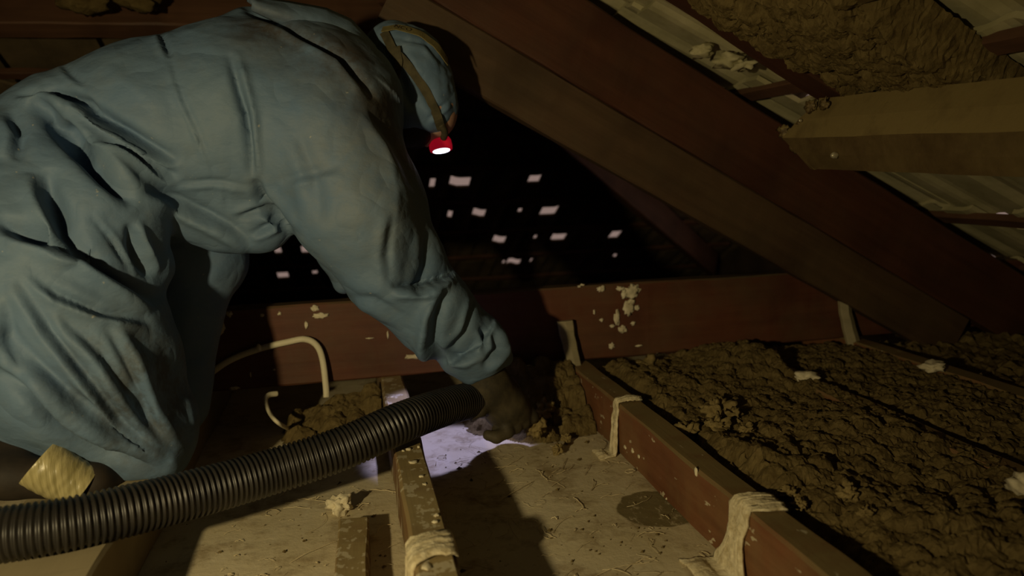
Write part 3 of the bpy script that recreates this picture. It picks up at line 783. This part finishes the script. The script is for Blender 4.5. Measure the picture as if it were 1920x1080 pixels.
# yellowish lumps on the roof far left
for i, (x, y, r, lab) in enumerate([(165, 6, 0.045, 'yellowish insulation lump under the tiles at the top left'), (262, 4, 0.04, 'second yellowish insulation lump under the tiles at the top left')]):
    p = ay(x, y, 2.17)
    tag(blob('insulation_tuft', p, (r*1.2, r, r*0.6), M['insul'], None, 70.0+i, 0.6, 3.0, 3), lab, 'insulation')

# fibres and chips scattered over the plaster
r_ = np.random.default_rng(15)
V = []; Fc = []
def strand(p, ang, L, curl, w):
    n = 7; pts = []
    q = np.array(p[:2], float); a = ang
    for i in range(n):
        pts.append((q[0], q[1], 0.0018 + 0.003*math.sin(math.pi*i/(n-1))*r_.random()))
        q = q + np.array([math.cos(a), math.sin(a)]) * L/(n-1); a += curl/(n-1)
    b0 = len(V)
    for i, (x, y, z) in enumerate(pts):
        j = min(i, n-2); dx = pts[j+1][0]-pts[j][0]; dy = pts[j+1][1]-pts[j][1]; m_ = math.hypot(dx, dy) + 1e-9
        nxv, nyv = -dy/m_*w, dx/m_*w
        V.extend([(x+nxv, y+nyv, z), (x, y, z+w*1.3), (x-nxv, y-nyv, z)])
    for i in range(n-1):
        o = b0+i*3; Fc.extend([(o, o+3, o+4, o+1), (o+1, o+4, o+5, o+2)])
for _ in range(420):
    x = r_.uniform(-0.29, 0.485); y = r_.uniform(0.72, 1.55)
    if 0.05 < x < 0.106: continue
    if -0.06 < x < 0.0 and y < 1.13: continue
    strand((x, y), r_.uniform(0, 6.28), 0.006 + 0.06 * r_.random() ** 2.2, r_.normal() * 1.0 if r_.random() < 0.85 else 5.6, 0.00025 + 0.0006 * r_.random() ** 2)
for _ in range(40):
    x = r_.uniform(-0.27, 0.47); y = r_.uniform(0.8, 1.4)
    if 0.0 < x < 0.13 or (-0.1 < x < 0.05 and y < 1.16): continue
    strand((x, y), r_.uniform(-0.5, 0.9) if r_.random() < .6 else r_.uniform(0, 6.28), r_.uniform(0.04, 0.10), r_.normal() * 0.8, r_.uniform(0.0003, 0.0006))
tag(mk('plaster_fibres', V, Fc, M['chip']), 'pale fibres and shavings scattered over the bare plaster', 'debris', None, 'stuff')
V = []; Fc = []
for _ in range(170):
    cl = [( -0.12, 1.15, 0.10), (0.05, 1.02, 0.08), (0.37, 1.02, 0.05), (0.33, 0.93, 0.06), (0.2, 1.37, 0.07), (0.36, 1.42, 0.10), (-0.18, 1.02, 0.08), (0.3, 1.2, 0.15)][r_.integers(8)]
    x = cl[0] + r_.normal()*cl[2]; y = cl[1] + r_.normal()*cl[2]
    if not (-0.29 < x < 0.485) or 0.045 < x < 0.11 or (-0.06 < x < 0.01 and y < 1.13): continue
    s = 0.0012 + 0.0045 * r_.random() ** 2.5; b0 = len(V)
    for k in range(4):
        a = k*math.pi/2 + r_.uniform(-.4, .4); V.append((x+s*math.cos(a)*r_.uniform(.6, 1.3), y+s*math.sin(a)*r_.uniform(.6, 1.3), 0.0008))
    V.append((x, y, 0.0008+s*0.8))
    for k in range(4): Fc.append((b0+k, b0+(k+1) % 4, b0+4))
tag(mk('insulation_crumbs', V, Fc, M['insul']), 'dark brown crumbs of insulation left on the bare plaster', 'debris', None, 'stuff')

# ------------------------------------------------------------------ worker in blue coverall
def A(x, y, Y): return ay(x, y, Y)
def S(r, Y, x=400, y=450):
    return r * float((A(x, y, Y) - CAM) @ np.array(fwd)) / F
def cap(x0, y0, Y0, r0, x1, y1, Y1, r1, k=0.03): return ('c', A(x0, y0, Y0), S(r0, Y0, x0, y0), A(x1, y1, Y1), S(r1, Y1, x1, y1), k)
body = [
    # torso, hips to shoulders
    cap(0, 345, 1.40, 125, 150, 295, 1.41, 152, 0.015),
    cap(150, 295, 1.41, 152, 310, 258, 1.43, 175, 0.02),
    cap(310, 258, 1.43, 175, 470, 235, 1.44, 190, 0.02),
    cap(470, 235, 1.44, 190, 590, 210, 1.43, 160, 0.02),
    cap(560, 168, 1.43, 125, 650, 185, 1.43, 100, 0.02),
    cap(470, 60, 1.45, 42, 520, 60, 1.46, 40, 0.03),
    # hanging cloth of the belly under the armpit
    cap(400, 400, 1.40, 50, 490, 425, 1.38, 48, 0.05),
    cap(300, 360, 1.38, 60, 420, 410, 1.38, 50, 0.05),
    # near arm: wide upper sleeve, narrower forearm, cuff
    cap(610, 260, 1.36, 135, 675, 390, 1.32, 122, 0.05),
    cap(675, 390, 1.32, 120, 736, 498, 1.32, 94, 0.02),
    cap(736, 498, 1.32, 94, 814, 588, 1.33, 76, 0.02),
    cap(814, 588, 1.33, 76, 886, 650, 1.35, 58, 0.02),
    cap(886, 650, 1.35, 58, 898, 664, 1.355, 50, 0.02),
    cap(850, 680, 1.345, 14, 882, 704, 1.345, 9, 0.03),
    cap(882, 704, 1.345, 8, 946, 672, 1.36, 14, 0.02),
    # near leg: hip, thigh, knee on the board, shin going back
    cap(15, 330, 1.32, 118, 190, 398, 1.30, 116, 0.015),
    cap(190, 398, 1.30, 116, 262, 495, 1.31, 62, 0.02),
    cap(40, 470, 1.28, 160, 90, 560, 1.27, 180, 0.03),
    cap(90, 560, 1.27, 180, 165, 690, 1.26, 165, 0.03),
    cap(165, 690, 1.26, 165, 262, 800, 1.25, 92, 0.03),
    cap(262, 800, 1.25, 92, 285, 850, 1.24, 60, 0.03),
    cap(262, 800, 1.25, 92, -70, 752, 1.27, 86, 0.03),
    cap(-70, 600, 1.28, 150, -20, 420, 1.30, 150, 0.03),
    # far leg
    cap(60, 360, 1.50, 120, 370, 480, 1.52, 88, 0.02),
    cap(370, 480, 1.52, 88, 345, 560, 1.50, 72, 0.02),
    cap(345, 560, 1.50, 72, 325, 760, 1.45, 62, 0.02),
    # far arm reaching down to the beam
    cap(560, 260, 1.55, 80, 632, 470, 1.57, 36, 0.02),
    cap(632, 470, 1.57, 36, 646, 528, 1.585, 24, 0.02),
    # collar and folded-back hood behind the neck
]
body.append(('e', A(925, 722, 1.36), [(1, 0, 0), (0, 1, 0), (0, 0, 1)], (0.050, 0.055, 0.040), -0.008))
V, Q = sdf_mesh(body, 0.0038)
N = normals(V, Q); px = project(V)
# loose crumpled cloth
amp = np.array([noise.noise(Vector((v[0]*9, v[1]*9, v[2]*12))) + 0.5*noise.noise(Vector((v[0]*21+4, v[1]*21, v[2]*25))) for v in V])
rid = np.array([1 - abs(noise.noise(Vector((v[0]*7+9, v[1]*7, v[2]*9)))) * 2 for v in V])
V = V + N * (0.0035 * amp + 0.002 * np.clip(rid, 0, 1) ** 3)[:, None]
FOLDS = [
    # line, width px, depth m, ridge, side, ymax
    ([(300, 60), (318, 108)], 5, .010, .5, 1, 9), ([(318, 108), (345, 190), (375, 255), (402, 328)], 4, .0045, .8, 1, 9),
    ([(430, 100), (440, 135), (462, 215), (474, 335)], 7, .020, .45, -1, 9), 
    ([(75, 168), (140, 186), (240, 248), (335, 305)], 11, .024, .9, 1, 9), ([(120, 205), (190, 255), (270, 300), (335, 335)], 9, .018, .9, 1, 9),
    ([(30, 180), (100, 170), (160, 190), (175, 215)], 6, .010, .8, 1, 9),
    ([(60, 190), (125, 250), (195, 325), (255, 380)], 14, .042, .3, -1, 9), ([(275, 350), (330, 374), (430, 420), (475, 455)], 11, .013, .9, 1, 9),
    ([(115, 120), (140, 145), (160, 158)], 6, .006, .5, 1, 9),
    ([(490, 395), (510, 400), (535, 425)], 7, .014, .6, 1, 9), ([(470, 440), (500, 425), (520, 405)], 6, .009, .7, 1, 9), ([(440, 410), (480, 395), (500, 392)], 6, .010, .6, -1, 9),
    ([(545, 440), (520, 400), (490, 370), (478, 335)], 9, .020, .4, 1, 9),
    ([(422, 340), (424, 400)], 3, .003, .8, 1, 9), ([(330, 345), (400, 340), (470, 350)], 5, .004, .8, 1, 9),
    # collar line
    ([(455, 12), (540, 50), (640, 105), (705, 185)], 8, .020, .3, 1, 9),
    # leg
    ([(85, 320), (92, 365), (125, 430), (160, 468)], 17, .030, .4, 1, 9), ([(-10, 410), (50, 440), (160, 475), (250, 530), (300, 565)], 14, .032, .5, 1, 9),
    ([(170, 405), (215, 455), (255, 515)], 4, .006, .6, -1, 9), ([(240, 420), (262, 485), (285, 520)], 9, .016, .8, -1, 9),
    ([(60, 515), (105, 550), (190, 585), (285, 600)], 8, .012, .7, 1, 9), ([(30, 520), (90, 610), (160, 700), (230, 790), (320, 860)], 11, .011, .8, 1, 9),
    ([(-10, 590), (50, 660), (130, 740), (230, 820), (318, 872)], 12, .011, .8, 1, 9), ([(110, 590), (190, 660), (260, 760), (322, 850)], 11, .009, .8, 1, 9),
    ([(-10, 690), (50, 735), (110, 800), (200, 850), (310, 882)], 13, .020, .6, -1, 9), ([(200, 610), (240, 680), (280, 780), (325, 850)], 10, .009, .7, -1, 9),
    ([(10, 560), (20, 640), (60, 720)], 12, .008, .7, 1, 9),
    ([(160, 490), (205, 500), (260, 540)], 5, .010, .8, -1, 9), ([(20, 210), (40, 250), (30, 300)], 12, .012, .5, 1, 9),
    # sleeve
    ([(735, 541), (790, 540), (847, 515)], 7, .013, 1.0, 1, 9), ([(838, 545), (818, 600), (812, 650), (835, 690)], 11, .020, .7, 1, 9),
    ([(735, 540), (728, 480), (740, 400)], 10, .007, .6, -1, 9), ([(890, 560), (870, 625), (835, 668)], 6, .008, .8, 1, 9),
    ([(900, 615), (912, 640), (905, 660)], 6, .012, .6, 1, 9), ([(925, 620), (935, 655), (905, 690)], 7, .012, .6, -1, 9), ([(835, 668), (870, 672), (905, 655)], 6, .009, .8, 1, 9),
    ([(560, 250), (590, 330), (600, 420)], 14, .006, .6, 1, 9), ([(640, 560), (700, 560), (760, 600)], 10, .006, .6, 1, 9), ([(520, 340), (560, 330), (640, 310)], 9, .005, .6, 1, 9),
    ([(690, 200), (740, 270), (790, 370)], 10, .006, .7, 1, 9), ([(800, 430), (800, 500), (780, 560)], 10, .007, .6, 1, 9),
]
for (ln, w, d, rg, sd, ym) in FOLDS:
    N = normals(V, Q); V = fold(V, N, px, ln, w * 0.95, d * 1.3, rg, sd, ym)
V = smooth_mesh(V, Q, 1, 0.25)
V[:, 2] = np.maximum(V[:, 2], 0.004)
on_board = (V[:, 0] < -0.32) & (V[:, 0] > -0.48); V[on_board, 2] = np.maximum(V[on_board, 2], 0.1012)
def facet(V, N, px, poly, line, slope, mx, side=1):
    """Fold a crisp plane away along a line: points past the line drop back from it."""
    P = np.array(poly, float); ins = np.zeros(len(V), bool); j = len(P) - 1
    for i in range(len(P)):
        c = ((P[i, 1] > px[:, 1]) != (P[j, 1] > px[:, 1])) & (px[:, 0] < (P[j, 0]-P[i, 0]) * (px[:, 1]-P[i, 1]) / (P[j, 1]-P[i, 1] + 1e-9) + P[i, 0])
        ins ^= c; j = i
    Ln = np.array(line, float); best = np.full(len(V), 1e9)
    for i in range(len(Ln)-1):
        e = Ln[i+1]-Ln[i]; t = np.clip(((px-Ln[i]) @ e)/(e @ e), 0, 1); q = px-Ln[i]-t[:, None]*e
        best = np.minimum(best, np.hypot(q[:, 0], q[:, 1]))
    vd = V - CAM; dl = np.linalg.norm(vd, axis=1)[:, None]; vd = vd / dl
    f = np.clip(-(N * vd).sum(1) * 4 + 1.6, 0, 1) * ins * np.clip((px[:, 1] - P[:, 1].min()) / 110, 0, 1) * np.clip((1.40 - V[:, 1]) / 0.06, 0, 1)
    return V + vd * (np.minimum(best * slope * dl[:, 0] / F, mx) * f)[:, None]
for (poly, ln, sl_, mx) in [
    ([(655, 150), (722, 265), (748, 360), (740, 450), (735, 541), (790, 540), (848, 515), (875, 480), (840, 380), (800, 280), (760, 200), (700, 140)], [(655, 150), (722, 265), (748, 360), (740, 450), (735, 541)], 1.1, 0.050),
    ([(842, 545), (818, 600), (812, 650), (832, 690), (870, 672), (910, 640), (930, 590), (890, 540)], [(842, 545), (818, 600), (812, 650), (832, 690)], 0.9, 0.030),
    ([(205, 590), (262, 690), (300, 800), (330, 880), (400, 880), (400, 590)], [(205, 590), (262, 690), (300, 800), (330, 880)], 0.7, 0.035),
]:
    N = normals(V, Q); V = facet(V, N, px, poly, ln, sl_, mx)
V = smooth_mesh(V, Q, 3, 0.4)
worker = empty('person', tuple(az(290, 900, 0.1)), 'worker in a blue hooded coverall kneeling and reaching down with the hose', 'person')
cov = mk('coverall', V, Q, M['coverall'], worker, smooth=True)

# folded collar flap of the suit, standing off behind the neck
up_ = [(462, 2), (540, 10), (610, 22), (655, 42), (697, 88), (724, 140)]; lo_ = [(478, 14), (545, 48), (605, 66), (650, 100), (685, 148), (712, 190)]
Vf = []; Ff = []; nu, nv = 31, 9
def along(pl, t):
    t = t * (len(pl) - 1); i = min(int(t), len(pl) - 2); f = t - i
    return pl[i][0]*(1-f)+pl[i+1][0]*f, pl[i][1]*(1-f)+pl[i+1][1]*f
for i in range(nu):
    t = i/(nu-1); a = along(up_, t); b_ = along(lo_, t)
    for j in range(nv):
        v_ = j/(nv-1); x = a[0]*(1-v_)+b_[0]*v_; y = a[1]*(1-v_)+b_[1]*v_
        Yc = 1.385 + 0.05*t - 0.028*math.sin(math.pi*min(1, v_*0.9+.1)) + 0.03*(1-v_) + 0.006*math.sin(t*14+v_*3)
        Vf.append(A(x, y, Yc))
for i in range(nu-1):
    for j in range(nv-1): Ff.append((i*nv+j, i*nv+j+1, (i+1)*nv+j+1, (i+1)*nv+j))
fl = mk('collar_flap', Vf, Ff, M['coverall'], worker, smooth=True)
md = fl.modifiers.new('thickness', 'SOLIDIFY'); md.thickness = 0.008; md.offset = 1

# head: face down, crown to the right; blue hood over it
HY = 1.515
hc = A(780, 148, HY)
def e_axes(dx, dy, Y=HY, x=780, y=148):
    a = A(x + dx, y + dy, Y) - A(x, y, Y); a /= np.linalg.norm(a)
    b_ = np.array([0, 1.0, 0]); b_ -= b_.dot(a) * a; b_ /= np.linalg.norm(b_)
    c_ = np.cross(a, b_); return [a, b_, c_]
R1 = e_axes(95, 175)
face = [('e', A(788, 170, HY), e_axes(95, 175), (S(98, HY), S(72, HY), S(62, HY)), 0.01),
        ('e', A(765, 222, HY), e_axes(80, 80), (S(48, HY), S(46, HY), S(40, HY)), 0.03),          # jaw and cheeks
        cap(795, 236, HY - 0.01, 14, 799, 268, HY - 0.01, 7, 0.012),                              # nose
        cap(770, 255, HY, 12, 775, 262, HY, 9, 0.01),                                             # lips
        cap(745, 250, HY, 16, 752, 262, HY, 12, 0.02),                                            # chin
        ('e', A(812, 238, HY - 0.045), e_axes(1, 0), (0.010, 0.012, 0.010), -0.008),              # eye sockets
        ('e', A(812, 238, HY + 0.045), e_axes(1, 0), (0.010, 0.012, 0.010), -0.008),
        ('e', A(770, 205, HY - 0.050), e_axes(60, 90), (0.026, 0.008, 0.015), 0.008),             # ear under the hood
        cap(700, 170, HY, 48, 760, 190, HY, 45, 0.03)]                                            # neck
Vh, Qh = sdf_mesh(face, 0.004)
mk('head', Vh, Qh, M['skin'], worker, smooth=True)
Vm, Qm = sdf_mesh([('e', A(770, 238, HY), e_axes(80, 80), (S(46, HY), S(62, HY), S(38, HY)), 0.02), cap(770, 245, HY - .03, 16, 762, 262, HY - .045, 14, 0.02), cap(770, 245, HY + .03, 16, 762, 262, HY + .045, 14, 0.02)], 0.004)
mk('face_shade_mask', Vm, Qm, M['boot'], worker, smooth=True)  # dark mask added to make the lower face read as shaded
hood = [('e', hc, R1, (S(104, HY), S(80, HY), S(66, HY)), 0.01),
        cap(735, 90, HY, 44, 770, 120, HY, 58, 0.03), cap(712, 120, HY + .02, 40, 750, 130, HY, 50, 0.03)]
hood.append(cap(795, 205, HY, 52, 755, 195, HY, 62, 0.03))
hood.append(cap(770, 215, HY - 0.03, 40, 800, 205, HY - 0.03, 36, 0.02))
hood.append(('e', A(795, 303, HY), e_axes(1, 0), (S(80, HY), S(120, HY), S(46, HY)), -0.02))
Vh, Qh = sdf_mesh(hood, 0.004)
Nh = normals(Vh, Qh)
Vh = Vh + Nh * np.array([0.0035*noise.noise(Vector(v*26)) + 0.002*noise.noise(Vector(v*60)) for v in Vh])[:, None]
ph = project(Vh)
for (ln, w, d, rg, sd) in [([(750, 75), (760, 110), (790, 160), (830, 225)], 7, .008, .5, 1), ([(755, 130), (757, 170), (775, 205)], 7, .006, .6, 1), ([(735, 70), (800, 80), (838, 130)], 5, .005, .4, 1), ([(800, 225), (825, 205), (840, 190)], 4, .005, .8, 1)]:
    Nh = normals(Vh, Qh); Vh = fold(Vh, Nh, ph, ln, w, d, rg, sd)
mk('hood', Vh, Qh, M['coverall'], worker, smooth=True)

# glove closed round the hose end
gl = [cap(893, 676, 1.36, 40, 915, 722, 1.365, 40, 0.015), cap(915, 722, 1.365, 40, 945, 762, 1.375, 42, 0.02), cap(940, 740, 1.39, 34, 968, 775, 1.385, 30, 0.02)]
for i in range(4):
    bx, by = 945 + 12*i, 783 - 9*i
    Yf = 1.355 + 0.012*i
    gl += [cap(bx, by, Yf, 15, bx + 6 + 3*i, by + 26, Yf - 0.010, 13, 0.004),
           cap(bx + 6 + 3*i, by + 26, Yf - 0.010, 13, bx - 14 + 3*i, by + 37 - i, Yf - 0.018, 11.5, 0.004),
           cap(bx - 14 + 3*i, by + 37 - i, Yf - 0.018, 11.5, bx - 30 + 4*i, by + 33, Yf - 0.012, 10, 0.004)]
gl += [cap(925, 745, 1.36, 17, 900, 768, 1.335, 14, 0.01), cap(900, 768, 1.335, 14, 884, 776, 1.335, 12, 0.004)]   # thumb
Vg, Qg = sdf_mesh(gl, 0.0026)
Vg[:, 2] = np.maximum(Vg[:, 2], 0.003)
mk('glove', Vg, Qg, M['glove'], worker, smooth=True)

# boot and tape
bt = [cap(-60, 893, 1.16, 40, 20, 893, 1.16, 38, 0.02), cap(20, 893, 1.16, 38, 175, 903, 1.17, 36, 0.02), cap(150, 895, 1.19, 36, 205, 900, 1.20, 33, 0.02), cap(-30, 860, 1.19, 44, 30, 862, 1.20, 42, 0.02)]
Vb, Qb = sdf_mesh(bt, 0.004); Vb[:, 2] = np.maximum(Vb[:, 2], 0.101)
bo = mk('boot', Vb, Qb, M['boot'], worker, smooth=True)
to = tube('ankle_tape', [A(72, 866, 1.155), A(98, 882, 1.155), A(125, 898, 1.158), A(155, 914, 1.162)], 0.04, M['tape'], worker, 40, lambda s_: 0.037 - 0.10 * s_ * 0.5 + 0.0003 * math.sin(s_ * 520) + 0.0004 * math.sin(s_ * 110), 16)
for v_ in to.data.vertices: v_.co.z = max(v_.co.z, 0.1008)
tag(to, 'shiny yellow tape wound round the boot')

# ------------------------------------------------------------------ headlamp on the hood
lc = A(826, 272, 1.52)
hl = empty('headlamp', tuple(lc), 'red headlamp with a lit white lens and olive straps on the worker\'s hood', 'headlamp')
axis = np.array([0.08, -0.26, -0.95]); axis /= np.linalg.norm(axis)
u_ = np.cross(axis, [1, 0, 0]); u_ /= np.linalg.norm(u_); w_ = np.cross(axis, u_)
def lathe(name, prof, c, mat, parent, seg=32):
    V = []; Fc = []
    for (r, h) in prof:
        for k in range(seg):
            a = 2*math.pi*k/seg; V.append(c + axis*h + r*(math.cos(a)*u_ + math.sin(a)*w_))
    for i in range(len(prof)-1):
        for k in range(seg):
            k2 = (k+1) % seg; Fc.append((i*seg+k, i*seg+k2, (i+1)*seg+k2, (i+1)*seg+k))
    Fc.append(tuple(range(seg))[::-1]); Fc.append(tuple((len(prof)-1)*seg+k for k in range(seg)))
    o = mk(name, V, Fc, mat, None, smooth=False); return adopt(o, parent)
lathe('lamp_body', [(0.012, -0.016), (0.019, -0.014), (0.0225, -0.008), (0.0235, 0.004), (0.0225, 0.0105), (0.0195, 0.012)], lc, M['red'], hl)
lathe('lens', [(0.0178, 0.0118), (0.0170, 0.0128), (0.013, 0.0138), (0.007, 0.0145), (0.001, 0.0148)], lc, M['lens'], hl)
br = blob('bracket', A(799, 266, 1.52), (0.006, 0.005, 0.010), M['skin'], None, 4.0, 0.3, 3, 3); adopt(br, hl); tag(br, 'pale bracket lit by the lamp')
def band(name, pts, w, mat, off=0.004, Yb=HY):
    """Flat strap laid on the hood along a drawn line; pts in view, found on the hood surface."""
    ph_ = project(Vh); front = (normals(Vh, Qh) * (CAM - Vh)).sum(1) > 0
    P = []
    pp = np.array(pts, float); fine = []
    for i in range(len(pp)-1):
        for t in np.linspace(0, 1, 8, endpoint=False): fine.append(pp[i]*(1-t)+pp[i+1]*t)
    fine.append(pp[-1]); fine = np.array(fine)
    for f in fine:
        d = np.hypot(*(ph_ - f).T); d[~front] += 1000
        i = np.argsort(d)[:4]; P.append(Vh[i].mean(0))
    P = np.array(P)
    for _ in range(3): P[1:-1] = (P[:-2]+2*P[1:-1]+P[2:])/4
    T = np.gradient(P, axis=0); T /= np.linalg.norm(T, axis=1)[:, None]
    V = []; Fc = []
    for p, t in zip(P, T):
        n_ = p - hc; n_ /= np.linalg.norm(n_); s_ = np.cross(t, n_); s_ /= np.linalg.norm(s_); n_ = np.cross(s_, t)
        b_ = p + n_*off
        for (a, c_) in ((-w/2, 0), (-w/2, 0.0016), (w/2, 0.0016), (w/2, 0)): V.append(b_ + s_*a + n_*c_)
    n = len(P)
    for i in range(n-1):
        for k in range(4): Fc.append((i*4+k, i*4+(k+1) % 4, (i+1)*4+(k+1) % 4, (i+1)*4+k))
    Fc += [(3, 2, 1, 0), tuple((n-1)*4+k for k in range(4))]
    o = mk(name, V, Fc, mat); bm = bmesh.new(); bm.from_mesh(o.data); bmesh.ops.recalc_face_normals(bm, faces=bm.faces); bm.to_mesh(o.data); bm.free()
    adopt(o, hl); return P, T, o
Ps, Ts, so_ = band('head_strap', [(718, 60), (745, 55), (785, 66), (815, 88), (835, 118)], 0.020, M['strap_web'])
band('head_strap', [(722, 62), (738, 95), (765, 125), (795, 165), (815, 205), (826, 240)], 0.017, M['strap_dark'])
band('head_strap', [(745, 90), (750, 118), (744, 150), (748, 175)], 0.014, M['strap_dark'])
tube('strap_end', [A(826, 232, 1.46), A(834, 248, 1.48), A(830, 262, 1.51)], 0.007, M['strap_dark'], hl, 8)
# lettering on the strap
def text_on(s, P, T, i, size):
    cu = bpy.data.curves.new('strap_print', 'FONT'); cu.body = s; cu.size = size; cu.align_x = 'CENTER'; cu.align_y = 'CENTER'; cu.extrude = 0.0003
    o = bpy.data.objects.new('strap_print', cu); COL.objects.link(o)
    me = bpy.data.meshes.new_from_object(o); bpy.data.objects.remove(o)
    o = bpy.data.objects.new('strap_print', me); COL.objects.link(o); me.materials.clear(); me.materials.append(M['print'])
    p = P[i]; t = T[i]; n_ = p - hc; n_ /= np.linalg.norm(n_); u = np.cross(n_, t); n_ = np.cross(t, u)
    b_ = p + n_*0.0062
    o.matrix_basis = Matrix(((t[0], u[0], n_[0], b_[0]), (t[1], u[1], n_[1], b_[1]), (t[2], u[2], n_[2], b_[2]), (0, 0, 0, 1)))
    adopt(o, so_)
text_on('NCO', Ps, Ts, 10, 0.015)
sl = bpy.data.lights.new('headlamp_beam', 'SPOT'); sl.energy = 13.0; sl.color = (0.50, 0.49, 1.0); sl.shadow_soft_size = 0.012
sl.spot_size = math.radians(34); sl.spot_blend = 0.35
so = bpy.data.objects.new('headlamp_beam', sl); COL.objects.link(so)
so.location = tuple(lc + axis*0.024)
so.rotation_euler = (Vector((0.175, 1.42, 0.0)) - Vector(so.location)).to_track_quat('-Z', 'Y').to_euler()

# ------------------------------------------------------------------ ribbed vacuum hose
hp_ = [(-1.35, 0.84, 0.036), (-1.05, 0.90, 0.040), (-0.80, 0.935, 0.085), (-0.62, 0.948, 0.124), (-0.51, 0.955, 0.136), az(0, 1003, 0.136), az(110, 986, 0.134), az(220, 962, 0.130), az(340, 932, 0.124), az(500, 887, 0.122), az(640, 841, 0.134), az(750, 793, 0.150), az(830, 764, 0.141), az(880, 751, 0.128), az(908, 747, 0.120)]
hose = empty('vacuum_hose', tuple(hp_[5]), 'black ribbed vacuum hose running across the joists into the glove', 'hose')
PITCH = 0.0076
rad = lambda s: 0.0322 + 0.0021 * math.tanh(1.8 * math.sin(2*math.pi*s/PITCH))
# dense sampling so that every rib is real
def dense(P, step):
    P = [np.array(p) for p in P]; Q_ = []
    for i in range(len(P)-1):
        a = P[max(i-1, 0)]; b_ = P[i]; c_ = P[i+1]; d = P[min(i+2, len(P)-1)]
        n = max(2, int(np.linalg.norm(c_-b_)/step))
        for s in range(n):
            t = s/n; Q_.append(0.5*(2*b_+(c_-a)*t+(2*a-5*b_+4*c_-d)*t*t+(3*b_-a-3*c_+d)*t**3))
    Q_.append(P[-1]); return Q_
tube('ribbed_tube', dense(hp_, PITCH/6), 0.03, M['hose'], hose, 28, rad, 1)
tube('hose_cuff', [az(898, 748, 0.123), A(915, 750, 1.395), A(934, 757, 1.41), A(946, 768, 1.42)], 0.036, M['hose_cuff'], hose, 28, lambda s: 0.035 + 0.002*math.sin(s*60), 6)
